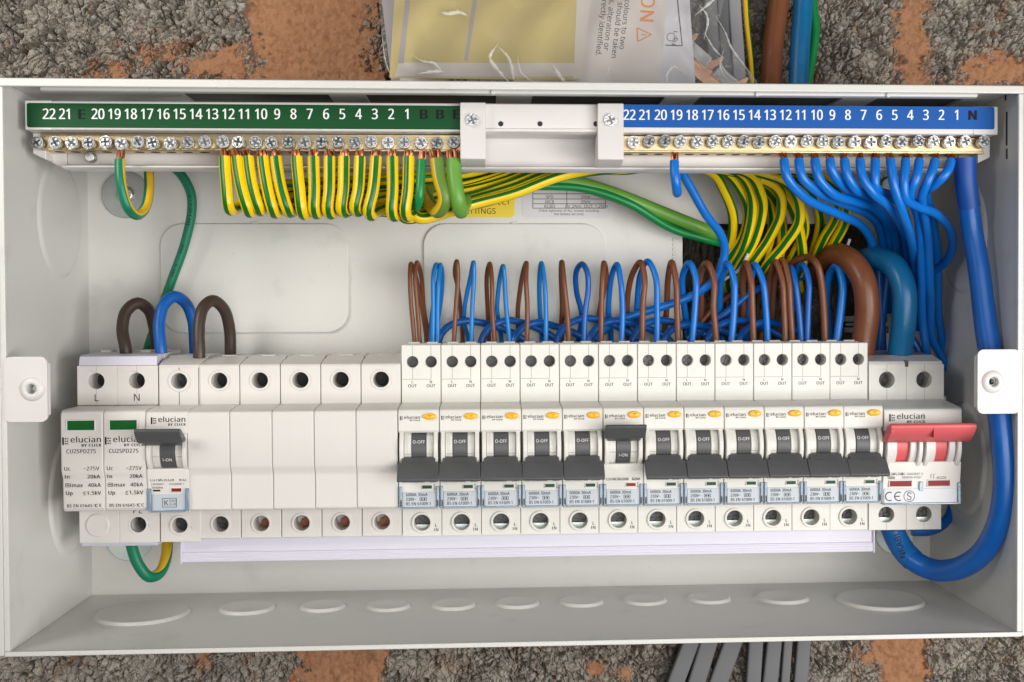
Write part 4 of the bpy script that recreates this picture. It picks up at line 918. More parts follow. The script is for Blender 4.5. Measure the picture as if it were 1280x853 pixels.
# ---------- white cover strip of the busbar under the devices
a = at(226, 703, 46); b = at(1093, 687, 46)
bc = thing('busbar_cover', 'pale lilac plastic cover strip running below the breakers', 'cover strip', ((a[0] + b[0]) / 2, 40, -71))
MB().prism_x([(30, -59.8), (45.5, -59.8), (45.5, -66.5), (46.2, -66.8), (46.2, -71.0), (44.5, -71.3), (30, -71.3)], a[0] + .6, b[0] - .6).build('strip', 'lilac', bc, .2)
mb = MB()
for zz in (-67.6, -68.8, -70.0): mb.box(a[0] + .8, b[0] - .8, 46.1, 46.5, zz - .25, zz + .25)
mb.build('rib', 'lilac', bc, .1)
for xa, xb in ((a[0], a[0] + .7), (b[0] - .7, b[0])): MB().box(xa, xb, 30, 46.8, -71.6, -59.8).build('end_cap', 'lilac', bc, .2)

# ================================================================== wires
# ---- earth wires looping from the earth bar: (terminal, x at the bar, x at the loop's foot, y of the foot, stripe phase)
EG = 'striped earth wires looping below the earth bar'
loops = [(281, 287, 269, -25), (296, 311, 272, -22), (310, 324, 270, -15), (328.6, 342, 273, -12), (345, 360, 272, 5), (371, 379, 275, -25), (392, 394, 274, 0), (412, 411, 274, 10),
         (430, 428, 272, 30), (450, 445, 271, 22), (470, 462, 276, 10), (490.5, 491, 277, 0), (511, 508, 277, -20)]
exits = [(592, 255), (589, 251), (583, 247), (582, 240), (581, 232), (580, 226), (584, 257), (583, 246), (582, 236), (581, 229), (580, 222), (580, 219), (580, 216)]
rights = [[(888, 214), (905, 238), (916, 268), (915, 298), (906, 322)], [(902, 212), (924, 234), (935, 262), (929, 296), (908, 328)], [(920, 214), (938, 238), (940, 268), (931, 305), (918, 330)],
          [(934, 216), (950, 240), (953, 262), (943, 300), (924, 334)], [(912, 212), (950, 229), (971, 254), (978, 285), (974, 322)], [(968, 232), (977, 262), (962, 298), (940, 330)],
          [(928, 210), (975, 238), (993, 268), (1001, 298), (1003, 328)], [(985, 230), (1000, 272), (982, 304), (960, 330)], [(955, 212), (1000, 226), (1021, 254), (1025, 280), (1017, 316)],
          [(950, 214), (980, 232), (1000, 258), (1005, 290), (990, 324)], [(1000, 214), (1040, 235), (1046, 268), (1031, 296), (1021, 318)], [(1010, 212), (1052, 240), (1058, 272), (1045, 300), (1033, 320)], [(895, 206), (945, 222), (962, 248), (966, 280), (955, 322)]]
ORD13 = ORD + ['thirteenth']
for i, (xt, xf_, yf, ph) in enumerate(loops):
    k = 12 - i; ex, ey = exits[k]; dd = 62 - 3.4 * (k % 6) - (6 if k > 5 else 0)
    pts = [(xt, 196.3, 85), (xt + .1 * (xf_ - xt), 210, 85.5), (xt + .45 * (xf_ - xt), 238, 86.5), (xf_ - 1.5, yf - 12, 86), (xf_ + 1.5, yf - 6.5, 82), (xf_ + 9, yf - 9 - (k % 4), 74)]
    if ex - xf_ > 60: pts += [(xf_ + 40, (yf - 14 + ey) / 2 + 2, dd + 6)]
    if ex - xf_ > 160: pts += [(ex - 90, ey + 8, dd + 2)]
    elif i >= 11: pts[-1] = (xf_ + 16, yf - 4, 74)
    slope = 0.30 + .03 * k
    pts += [(ex, ey, dd), (ex + 50, ey - 50 * .26 - (k % 3), dd - 3), (ex + 110, ey - 110 * .32, dd - 6), (ex + 190, 206 + (k % 4) * 2, dd - 10), (840, 203 + (k % 5), 40)]
    rp = rights[i]; pts += [(u, v, 34 + (i % 4) * 3 - 9 * q + 4) for q, (u, v) in enumerate(rp)]
    lu, lv = rp[-1]; pts += [(lu - 6, lv + 18, -6), (lu - 4, lv + 34, -18)]
    wire('yellow and green striped earth wire loop, %s from the left' % ORD13[i], P(*pts), 2.5, ['stripe_yellow', 'stripe_green'], group=EG, name='earth_wire', stripes=GY, phase=ph, twist=.12, strands=2.8, seg=28, step=1.7)
# ---- three heavier earth conductors at the right end of the earth bar
wire('plain green earth wire hanging between the loops and the olive one', P((527, 200, 85), (526, 220, 86), (524, 248, 86), (521, 258, 82), (523, 254, 70), (560, 244, 40), (620, 236, 30), (690, 233, 28), (735, 237, 27), (785, 254, 26), (840, 286, 16), (895, 303, 6), (925, 312, -20)), 2.0, ['wire_green_bright', 'stripe_green'], name='earth_wire', strands=4)
wire('olive green and amber earth wire, second thickest at the earth bar', P((546, 199, 85), (549, 222, 86), (556, 250, 86), (549, 264, 82), (539, 258, 74), (533, 240, 60), (560, 236, 36), (640, 228, 22), (710, 229, 18), (770, 246, 17), (830, 272, 9), (885, 294, 3), (925, 305, -20)), 3.0, ['wire_olive', 'stripe_amber'], name='earth_wire', stripes=[(285, 62, 1)], phase=0, strands=4)
wire('thick lime green earth conductor beside the left white clip', P((567, 200, 85), (568, 222, 86.5), (573, 252, 86.5), (576, 264, 81), (580, 255, 66), (600, 244, 38), (650, 230, 28), (705, 226, 26), (760, 240, 24), (830, 267, 18), (888, 290, 10), (925, 302, -20)), 3.25, ['wire_lime', 'stripe_amber'], name='earth_wire', stripes=[(262, 26, 1)], strands=4)
# ---- far left earth wires
wire('green earth wire in a short hairpin under number 19', P((150, 200, 85), (150, 216, 86), (153, 238, 86), (160, 260, 84), (170, 269, 78), (181, 261, 68), (186, 240, 60), (186, 216, 54), (185, 190, 50)), 2.15, ['wire_green', 'stripe_amber'], name='earth_wire', stripes=[(95, 42, 1)], strands=4, twist=.6)
lg = wire('long green earth wire running from the bar down behind the surge protector', P((212, 205, 30), (226, 218, 24), (238, 240, 18), (240, 262, 15), (231, 305, 12), (215, 350, 10), (200, 392, 8), (184, 440, 6), (178, 480, 4)), 2.25, ['wire_green', 'stripe_amber'], name='earth_wire', seg=18)
pp = spline(P((238, 240, 18), (240, 262, 15), (231, 305, 12), (215, 350, 10)), .9); mk_ = MB(); rn = random.Random(3)     # worn black print along the sheath
for i, p in enumerate(pp[2:-2]):
    if rn.random() < .62 and (i // 9) % 3 != 2:
        w_ = rn.uniform(.35, .8); mk_.box(p[0] - w_, p[0] + w_, p[1] + 2.22, p[1] + 2.30, p[2] - .17, p[2] + .17)
mk_.build('worn_print', 'ink', lg, kind='stuff')
wire('green and yellow earth wire hooked under the surge protector', P((163, 664, 40), (165, 684, 38), (173, 706, 36), (186, 721, 33), (199, 717, 27), (207, 700, 20), (209, 680, 14), (206, 655, 9)), 2.6, ['wire_green', 'stripe_amber'], name='earth_wire', stripes=[(240, 70, 1)], twist=-2.2, seg=20)
# ---- link wires above the left devices
wire('dark brown link wire arched over the surge protector', P((158, 452, 36), (157, 436, 36), (153, 412, 34), (158, 389, 31), (172, 379, 27), (186, 388, 22), (193, 410, 18), (196, 438, 14), (198, 460, 12)), 2.75, 'wire_dark_brown', seg=18)
wire('blue link wire arched between the two dark brown ones', P((202, 452, 36), (201, 436, 36), (199, 405, 34), (205, 381, 31), (218, 371, 27), (232, 379, 22), (241, 400, 18), (244, 438, 14), (245, 460, 12)), 2.75, 'wire_blue', seg=18)
wire('dark brown link wire arched over the lone lever breaker', P((249, 458, 40), (249, 440, 40), (249, 405, 38), (254, 385, 35), (266, 376, 30), (280, 387, 24), (287, 412, 18), (288, 444, 15), (288, 460, 13)), 2.75, 'wire_dark_brown', seg=18)
# ---- line and neutral loops above the residual-current breakers: front leg foot, front leg upper, top, back leg
BG, NG = 'brown line loops above the breakers', 'blue neutral loops above the breakers'
L = [(1, 'b', 1.05, [(518, 428), (514, 380), (513, 345), (514, 330), (519, 345), (527, 385), (533, 424)], 'left '), (1, 'b', 1.05, [(524.5, 428), (522, 385), (519, 345), (521, 328), (526, 345), (530, 385), (536, 424)], 'right '),
     (1, 's', 1.1, [(541, 428), (542, 380), (542, 345), (545, 331), (549, 340), (543, 370), (538, 424)], 'left '), (1, 's', 1.1, [(547, 428), (547, 385), (549, 350), (551, 331), (553, 345), (550, 380), (544, 424)], 'right '),
     (2, 'b', 1.1, [(567.5, 428), (570, 380), (572, 345), (571, 327), (569, 340), (573, 360), (577, 402), (578, 424)], ''), (2, 's', 1.1, [(589.5, 428), (590, 385), (592, 345), (592, 328), (589, 345), (581, 385), (580, 405), (585, 424)], ''),
     (3, 'b', 1.1, [(618, 428), (615, 385), (615, 350), (613, 330), (609, 345), (609, 385), (611, 424)], ''), (3, 's', 1.1, [(637, 428), (633, 385), (631, 350), (629, 333), (624, 350), (621, 385), (624, 405), (627, 424)], ''),
     (4, 'b', 1.15, [(658.5, 428), (659, 385), (658, 350), (658.5, 329), (653, 345), (647, 385), (648, 424)], ''), (4, 's', 1.15, [(682.5, 428), (682, 385), (680, 350), (677, 329), (675, 350), (675, 390), (677, 424)], ''),
     (5, 'b', 1.35, [(711, 428), (709, 390), (705, 350), (702, 328), (701, 345), (703, 385), (702, 424)], ''), (5, 's', 1.35, [(730, 428), (731, 392), (735, 360), (734, 340), (728, 330), (721, 340), (721, 365), (727, 395), (723, 424)], ''),
     (6, 'b', 1.35, [(751.5, 428), (752, 385), (754, 345), (755, 329), (757, 345), (750, 385), (747, 424)], ''), (6, 's', 1.4, [(777, 428), (778, 385), (776, 350), (772, 331), (765, 345), (760, 385), (764, 424)], ''),
     (7, 'b', 1.45, [(803, 428), (804, 380), (806, 350), (800, 328), (789, 345), (784, 380), (786, 424)], ''), (7, 's', 1.45, [(821.5, 428), (821, 385), (819, 345), (810, 327), (801, 345), (796, 385), (795, 424)], ''),
     (8, 'b', 1.5, [(847.5, 428), (846, 385), (845, 350), (840, 328), (835, 350), (833, 385), (830, 424)], ''), (8, 's', 1.6, [(865.5, 428), (869, 385), (869, 348), (861, 329), (853, 345), (856, 385), (861, 424)], ''),
     (9, 'b', 1.6, [(895.5, 428), (892, 385), (893, 350), (884, 329), (875, 345), (876, 385), (872, 424)], ''), (9, 's', 1.7, [(914.5, 428), (918, 385), (917, 350), (908, 330), (901, 350), (900, 385), (903, 424)], ''),
     (10, 'b', 1.6, [(942, 428), (940, 385), (938, 350), (932, 329), (929, 350), (929, 385), (926, 424)], ''), (10, 's', 1.6, [(959.5, 428), (957, 385), (953, 350), (944, 331), (940, 345), (936, 385), (933, 424)], ''),
     (11, 'b', 1.5, [(981.5, 428), (980, 385), (978, 350), (969, 327), (962, 345), (958, 385), (955, 424)], 'left '), (11, 'b', 1.5, [(990.5, 428), (988, 385), (985, 350), (977, 325), (970, 340), (966, 385), (964, 424)], 'right '),
     (11, 's', 1.5, [(1001.5, 428), (998, 385), (994, 350), (989, 335), (985, 350), (984, 390), (982, 424)], 'left '), (11, 's', 1.5, [(1009, 428), (1010, 385), (1010, 350), (1003, 331), (993, 345), (990, 385), (989, 424)], 'right '),
     (12, 'B', 1.75, [(1031.5, 428), (1030, 385), (1026, 350), (1020, 330), (1008, 322), (990, 330), (985, 350), (984, 390)], ''), (12, 's', 1.95, [(1046, 428), (1051, 385), (1053, 355), (1047, 333), (1038, 342), (1033, 375), (1036, 424)], '')]
for (n_, kind, r, uv, side) in L:
    m_ = len(uv); tt = [i / (m_ - 1) for i in range(m_)]
    ds = [31 - 3 * t if t < .45 else 31 - 3 - 26 * (t - .45) / .55 * 0.95 for t in tt]
    pts = [(uv[0][0], uv[0][1] + 6, 31.5)] + [(u, v, d) for (u, v), d in zip(uv, ds)] + [(uv[-1][0], uv[-1][1] + 40, 2.2 + r)]
    col = {'b': 'wire_brown', 'B': 'wire_brown', 's': 'wire_sky' if n_ < 5 else ('wire_blue' if n_ in (5, 11) else 'wire_bright')}[kind]
    cn = 'brown' if kind in 'bB' else 'blue'
    wire('%s%s wire loop standing above the %s yellow-button breaker' % (side, cn, ORD[n_ - 1]), P(*pts), r, col, group=BG if cn == 'brown' else NG, name='wire_loop', step=1.2, wob=.25)
# ---- short blue flying neutrals arching along behind the loops
for i in range(9):
    u0 = 550 + i * 47 + (4 if i % 2 else -3); rn = random.Random(i + 40); dy = rn.uniform(-4, 4); sp_ = rn.uniform(88, 110)
    pts = [(u0, 432, 25), (u0 + 3, 421, 24.5), (u0 + 13, 409 + dy * .5, 22), (u0 + 33, 402 + dy, 18), (u0 + sp_ * .55, 405 + dy, 14), (u0 + sp_ * .8, 413 + dy * .5, 11), (u0 + sp_, 424, 9), (u0 + sp_ + 14, 445, 7)]
    wire('blue lead arching low behind the wire loops, %s from the left' % ORD[i], P(*pts), 1.75, 'wire_blue', group='low blue leads behind the loops', name='neutral_lead', wob=.5)
# ---- neutral wire under number 19, running down to the leads
wire('short blue wire hanging under number 19, then slanting down right', P((843, 202, 85), (843, 212, 86), (845, 230, 86), (846.5, 240, 82), (845.5, 238, 70), (845.5, 222, 60), (848, 206, 54), (855, 220, 50), (865, 238, 46), (882, 268, 40), (900, 292, 32), (906, 312, 26), (899, 340, 22), (885, 357, 19), (865, 370, 16), (830, 383, 14), (790, 395, 12), (762, 407, 10), (745, 424, 7)), 2.05, 'wire_bright', strands=4.2, name='neutral_wire')
wire('blue neutral wire crossing low behind the ninth yellow-button breaker loops', P((860, 424, 8), (890, 405, 12), (915, 385, 14), (940, 365, 12), (975, 352, 4), (1010, 345, -8)), 1.9, 'wire_blue', name='neutral_wire')
# ---- twelve neutral wires at the right end
NW = [(980, [(984, 222), (1006, 247), (1048, 268), (1076, 282), (1089, 302), (1093, 325), (1094, 352)], [86, 80, 64, 44, 28, 16, 6]), (998.5, [(1003, 222), (1022, 240), (1058, 256), (1084, 267), (1098, 282), (1103, 304), (1104, 352)], [86, 81, 64, 46, 30, 16, 5]),
      (1018.7, [(1024, 224), (1042, 243), (1068, 252), (1090, 259), (1105, 274), (1112, 300), (1113, 352)], [86, 82, 72, 58, 40, 20, 5]), (1037.6, [(1042, 218), (1055, 234), (1074, 243), (1098, 262), (1117, 290), (1120, 352)], [85, 80, 70, 50, 26, 7]),
      (1055.6, [(1060, 222), (1070, 237), (1082, 243), (1104, 256), (1124, 282), (1128, 352)], [86, 83, 74, 48, 24, 8]), (1075, [(1078, 221), (1089, 239), (1109, 257), (1125, 279), (1133, 305), (1135, 352)], [86.5, 86, 78, 62, 34, 12]),
      (1094, [(1094, 218), (1094, 232), (1099, 239), (1112, 244), (1128, 262), (1138, 300), (1140, 360)], [86.5, 86, 80, 64, 46, 28, 16]), (1113, [(1118, 234), (1129, 268), (1139, 300), (1143, 335), (1146, 372)], [86.5, 80, 58, 30, 12]),
      (1132, [(1130, 230), (1132, 248), (1146, 258), (1169, 267), (1186, 284), (1191, 304), (1185, 324), (1168, 338), (1143, 346), (1120, 350)], [87, 85, 78, 70, 62, 54, 44, 32, 18, 8]), (1149, [(1145, 224), (1138, 240), (1141, 253), (1148, 275), (1152, 330), (1153, 400), (1158, 440)], [87, 84, 74, 60, 44, 30, 26]),
      (1168.5, [(1161, 224), (1153, 243), (1154, 262), (1160, 300), (1163, 370), (1166, 424), (1186, 462), (1190, 500)], [87, 83, 70, 54, 36, 24, 20, 18]), (1188.5, [(1181, 219), (1167, 232), (1158, 240), (1165, 270), (1172, 320), (1173, 390), (1180, 450), (1178, 500)], [87, 83, 72, 54, 36, 24, 16, 12])]
for i, (x, uv, ds) in enumerate(NW):
    pts = [(x, 201, 84), (x + .2 * (uv[0][0] - x), 208, 85.5)] + [(u, v, d) for (u, v), d in zip(uv, ds)] + [(uv[-1][0] + 2, uv[-1][1] + 40, max(4, ds[-1] - 10))]
    wire('bright blue neutral wire under the neutral bar, %s from the left' % ORD[i], P(*pts), 2.05, 'wire_bright', group='blue neutral wires under the neutral bar', name='neutral_wire', strands=3.6)
wire('blue wire curling out below the right side of the main switch', P((1168, 470, 14), (1186, 520, 16), (1194, 580, 20), (1192, 630, 24), (1182, 652, 28), (1164, 663, 30), (1140, 664, 30)), 2.5, 'wire_blue', name='neutral_wire')
wire('blue wire dropping behind the right end of the main switch', P((1124, 340, 20), (1128, 400, 18), (1150, 440, 20), (1165, 470, 22), (1172, 500, 20), (1172, 540, 16)), 2.0, 'wire_blue', name='neutral_wire')
for j, (u, du) in enumerate(((1098, 2), (1110, -4))):
    wire('%s blue wire dropping into shadow behind the thick blue tail' % ('left' if j == 0 else 'right'), P((u, 330, 14), (u + du, 370, 12), (u + 2 * du, 405, 10), (u + 3 * du, 450, 8)), 2.0, 'wire_blue', name='neutral_wire')
# ---- tails
wire('thick brown tail bending down into the main switch', P((1012, 345, -16), (1028, 328, 4), (1046, 319, 20), (1064, 327, 31), (1079, 350, 37), (1084, 385, 38), (1080, 425, 36), (1076, 452, 35)), 5.9, 'wire_brown', name='supply_tail', cat='cable', seg=28)
wire('thick teal blue tail bending down into the main switch', P((1052, 346, -12), (1072, 330, 8), (1096, 323, 26), (1118, 334, 38), (1130, 362, 43), (1130, 400, 42), (1125, 440, 37), (1122, 462, 35)), 5.8, 'wire_teal', name='supply_tail', cat='cable', seg=28)
tl = P((1206, 199, 83), (1207, 225, 82), (1214, 280, 78), (1224, 340, 80), (1233, 410, 83), (1244, 480, 88), (1253, 550, 92), (1256, 610, 92), (1248, 655, 88), (1229, 690, 80), (1200, 710, 68), (1165, 712, 52), (1138, 698, 44), (1122, 676, 38), (1113, 655, 36))
tail = wire('thick blue neutral tail sweeping down the right side and under the switch', tl, 4.9, 'wire_blue', name='neutral_tail', cat='cable', seg=26, rad=lambda t: 4.15 + .9 * min(1, t * 3))
sw = MB(); sweep(sw, spline(P((1206.3, 197, 83), (1207, 225, 82), (1211.8, 259, 79.3)), 1.2), 4.75, 24); sw.build('heat_sleeve', 'sleeve_blue', tail, smooth=50)
st = spline(P((1141, 700.5, 45), (1131, 690, 41), (1122, 676, 38), (1113, 655, 36)), 1.2); sw = MB(); sweep(sw, st, 5.5, 24); sl_ = sw.build('end_sleeve', 'sleeve_light', tail, smooth=50)
t = MB(); c = at(1133, 697, 47); text(t, 'NKABLE', c[0], c[2], 47.5, 3.0, 0, rot=-107); t.build('lettering', 'ink', sl_, kind='stuff')
# ---- loose bits in the shadowed cut-out
wire('brown wire curving in the shadow behind the eleventh breaker loops', P((950, 430, 6), (958, 395, 8), (968, 360, 6), (990, 335, 0), (1010, 325, -15)), 1.5, 'wire_brown', name='line_wire')
wire('brown wire curving in the shadow behind the eighth breaker loops', P((872, 430, 6), (880, 400, 8), (905, 375, 6), (940, 355, 0), (960, 345, -15)), 1.4, 'wire_brown', name='line_wire')
for j, (u0, v0, u1, v1) in enumerate(((905, 350, 935, 318), (980, 345, 975, 320), (1042, 322, 1062, 300))):
    sh = wire('torn pale sheath scrap at the striped wires, %s from the left' % ORD[j], P((u0, v0, 8), ((u0 + u1) / 2 + 3, (v0 + v1) / 2 + 4, 14), (u1, v1, 20)), .8, 'paper_white', name='sheath_scrap', cat='scrap', seg=8)

# ================================================================== things on and around the box
def sheet(name, corners_uvd, m_, nx=24, nz=10, wave=0.8, seed=0, parent=None, thick=0.12, base=None):
    """a slightly wavy sheet of paper through four pixel+depth corners (tl, tr, br, bl)"""
    c = [np.array(at(*q)) for q in corners_uvd]; mb = MB(); rn = random.Random(seed); ph = [rn.uniform(0, 6) for _ in range(4)]
    for lay in (0, 1):
        for j in range(nz + 1):
            for i in range(nx + 1):
                s, t = i / nx, j / nz; p = (c[0] * (1 - s) + c[1] * s) * (1 - t) + (c[3] * (1 - s) + c[2] * s) * t
                mb.v.append((p[0], p[1] + wave * (math.sin(ph[0] + s * 5) * .6 + math.sin(ph[1] + t * 4 + s * 2) * .5) - lay * thick, p[2]))
    N = (nx + 1) * (nz + 1)
    for j in range(nz):
        for i in range(nx):
            a = j * (nx + 1) + i; mb.f += [(a, a + 1, a + nx + 2, a + nx + 1), (a + N, a + nx + 1 + N, a + nx + 2 + N, a + 1 + N)]; mb.m += [0, 0]
    edge = [i for i in range(nx + 1)] + [(j + 1) * (nx + 1) - 1 for j in range(1, nz + 1)] + [nz * (nx + 1) + i for i in range(nx - 1, -1, -1)] + [j * (nx + 1) for j in range(nz - 1, 0, -1)]
    for k in range(len(edge)):
        a, b = edge[k], edge[(k + 1) % len(edge)]; mb.f.append((a, b, b + N, a + N)); mb.m.append(0)
    def surf(X, Z, off=.25):
        # depth of the sheet at X, Z (bilinear, Newton steps)
        s = t = .5
        for _ in range(12):
            p = (c[0] * (1 - s) + c[1] * s) * (1 - t) + (c[3] * (1 - s) + c[2] * s) * t
            ds = (c[1] - c[0]) * (1 - t) + (c[2] - c[3]) * t; dt = (c[3] * (1 - s) + c[2] * s) - (c[0] * (1 - s) + c[1] * s)
            A = np.array([[ds[0], dt[0]], [ds[2], dt[2]]]); q = np.linalg.solve(A, [X - p[0], Z - p[2]]); s += q[0]; t += q[1]
        return p[1] + wave * (math.sin(ph[0] + s * 5) * .6 + math.sin(ph[1] + t * 4 + s * 2) * .5) + off
    o = mb.build(name, m_, parent, smooth=60, base=base if base is not None else (None if parent is not None else tuple(c[3])))
    return o, surf
def patch(surf, quad_px, d_guess, m_, name, parent, off=.2):
    """a flat printed or cut shape lying on a sheet; corner pixels"""
    n = 14; q = [np.array(at(u, v, d_guess)) for u, v in quad_px]; mb = MB()
    for j in range(n + 1):
        for i in range(n + 1):
            s, t = i / n, j / n; p = (q[0] * (1 - s) + q[1] * s) * (1 - t) + (q[3] * (1 - s) + q[2] * s) * t; mb.v.append((p[0], surf(p[0], p[2], off), p[2]))
    for j in range(n):
        for i in range(n): a = j * (n + 1) + i; mb.f.append((a, a + 1, a + n + 2, a + n + 1)); mb.m.append(0)
    return mb.build(name, m_, parent, smooth=60)
# grey folded paper behind, white leaflet with drawing, leaflet with text, yellow label sheet
o, _ = sheet('folded_paper', [(470, -60, 18), (560, -60, 18), (560, 125, 18), (492, 125, 18)], 'paper_grey', seed=3, wave=1.5); tag(o, 'crumpled grey paper edge sticking out left of the yellow label sheet', 'paper')
o, _ = sheet('folded_paper', [(480, -60, 22), (600, -60, 22), (600, 125, 22), (500, 125, 22)], 'paper_grey', seed=5, wave=1.2); tag(o, 'grey paper layer directly behind the yellow label sheet', 'paper')
lf, sf = sheet('leaflet', [(800, -60, 35), (858, -60, 35), (870.5, 125, 35), (790, 125, 35)], 'paper_white', seed=7, wave=1.0); tag(lf, 'white leaflet with a figure drawing, right of the orange print', 'leaflet')
t = MB()
def xf_on(s): return lambda X, Z, d: (X, s(X, Z, .12), Z)
c = at(845, 57, 35); text(t, 'Fig. 1', c[0], c[2], 0, 1.9, 1, rot=-82, xf=xf_on(sf))
def seg_on(mb, s, p, q, w, dg):
    a = np.array(at(*p, dg)); b = np.array(at(*q, dg)); d_ = b - a; nn = np.array([-d_[2], 0, d_[0]]); nn = nn / np.linalg.norm(nn) * w / 2
    for k in range(6):
        e, f_ = a + d_ * k / 6, a + d_ * (k + 1) / 6
        mb.add([(x[0], s(x[0], x[2], .12), x[2]) for x in (e + nn, f_ + nn, f_ - nn, e - nn)], [(0, 1, 2, 3)])
for p, q in (((846, -10), (853, 57)), ((832, 56), (853, 57))): seg_on(t, sf, p, q, .5, 35)
for k in range(16):
    a0, a1 = 2 * math.pi * k / 16, 2 * math.pi * (k + 1) / 16; seg_on(t, sf, (839 + 5 * math.cos(a0), 46 + 5 * math.sin(a0)), (839 + 5 * math.cos(a1), 46 + 5 * math.sin(a1)), .3, 35)
t.build('print', 'ink_soft', lf, kind='stuff')
bt, sb = sheet('leaflet', [(500, 60, 30), (700, 60, 30), (700, 125, 30), (500, 125, 30)], 'paper_white', seed=9, wave=.5); tag(bt, 'white printed leaflet showing just above the top rim, under the yellow sheet', 'leaflet')
t = MB()
for u in (564, 572.5, 580.5): c = at(u, 94, 31); bar_flat(t, c[0] - 1.0, c[0] + 1.2, c[2] - 3.4, c[2] + 1.0, 31.2)
for s_, u in (('en', 600, ), ('UG', 613), ('for', 626), ('con', 635), ('LM', 647), ('IK', 654), ('ce', 666), ('do', 676)): c = at(u, 103, 31); text(t, s_, c[0], c[2], 31.2, 2.0, 0, rot=-90)
t.build('print', 'ink_soft', bt, kind='stuff')
nt_, sn = sheet('warning_notice', [(700, -60, 38), (840, -60, 38), (824, 112, 38), (640, 112, 38)], 'paper_cream', seed=11, wave=.8); tag(nt_, 'cream notice with orange letters and sideways black text above the rim', 'notice')
t = MB(); c = at(799.5, 29, 38); text(t, 'ON', c[0], c[2], 0, 6.4, 1, 'r', rot=94, xf=xf_on(sn), wx=.95); t.build('orange_print', 'ink_orange', nt_, kind='stuff')
t = MB()
for s_, u, v in (('ng colours to two', 774, 62), ('care should be taken', 764, 73), ('ions, alteration or', 754.5, 63), ('correctly identified.', 744.5, 70)): c = at(u, v, 38); text(t, s_, c[0], c[2], 0, 2.5, 0, 'r', rot=97, xf=xf_on(sn))
tri = [(796, 35.5), (814, 44), (797, 52.5)]
t.build('print', 'ink', nt_, kind='stuff'); t = MB()
for k in range(3): seg_on(t, sn, tri[k], tri[(k + 1) % 3], .55, 38)
seg_on(t, sn, (801, 44), (807, 44), .5, 38); t.build('hazard_triangle', 'orange_mark', nt_)
ysh, sy_ = sheet('label_sheet', [(497, -60, 41), (742, -60, 41), (724, 100, 41), (487, 98, 41)], 'paper_yellow', seed=13, wave=.9); tag(ysh, 'yellow label sheet with pale dividing lines in the clear bag', 'label sheet')
for k, qd in enumerate(([(511, -40), (517, -40), (505, 80), (498, 80)], [(597, -40), (602.5, -40), (585, 76), (580, 76)], [(498, 79), (723, 79), (721, 96), (494, 96)])): patch(sy_, qd, 41, 'paper_cream' if k == 2 else 'paper_grey', 'divider', ysh, .1)
patch(sy_, [(722, -40), (745, -40), (726, 98), (717, 98)], 41, 'paper_cream', 'divider', ysh, .16)
# copper busbar lengths with clear insulator in the bag
for j, (du, lab) in enumerate(((0, 'upper copper busbar comb with clear insulation inside the bag'), )):
    bb = thing('busbar_comb', lab, 'busbar', at(880, 100, 30))
    p0 = np.array(at(855, 52, 30)); p1 = np.array(at(930, 118, 30)); ax = (p1 - p0) / np.linalg.norm(p1 - p0); nn = np.array([-ax[2], 0, ax[0]])
    nn = nn if nn[2] > 0 else -nn; Ln = np.linalg.norm(p1 - p0)
    def quad(mb, s0, s1, h0, h1, d0, d1):
        v = []
        for d in (d0, d1):
            for s, h in ((s0, h0), (s1, h0), (s1, h1), (s0, h1)): q = p0 + ax * s + nn * h; v.append((q[0], d, q[2]))
        mb.add(v, [(0, 1, 2, 3), (4, 5, 6, 7), (0, 1, 5, 4), (1, 2, 6, 5), (2, 3, 7, 6), (3, 0, 4, 7)])
    mb = MB(); quad(mb, -8, Ln + 6, -9, -1.5, 28, 30); mb.build('strip', 'copper_flat', bb, .2)
    for s in (1, 17.5, 33):
        mb = MB(); v = []
        for d in (28, 30.4):
            for a, h in ((s - 5, -2), (s + 1.6, -2), (s + 2.6, 4.2), (s + 2.2, 7.2), (s + .9, 7.2), (s - 1.0, 3.0)): q = p0 + ax * a + nn * h; v.append((q[0], d, q[2]))
        mb.add(v, [tuple(range(6)), tuple(range(6, 12))] + [(i, (i + 1) % 6, (i + 1) % 6 + 6, i + 6) for i in range(6)]).build('tooth', 'copper_flat', bb, .25)
    for s in (-6, 4, 20.5):
        mb = MB(); quad(mb, s, s + 11.5, -3.6, 2.2, 30.5, 33.5); mb.build('insulator', 'clear_insulator', bb, .6, 3)
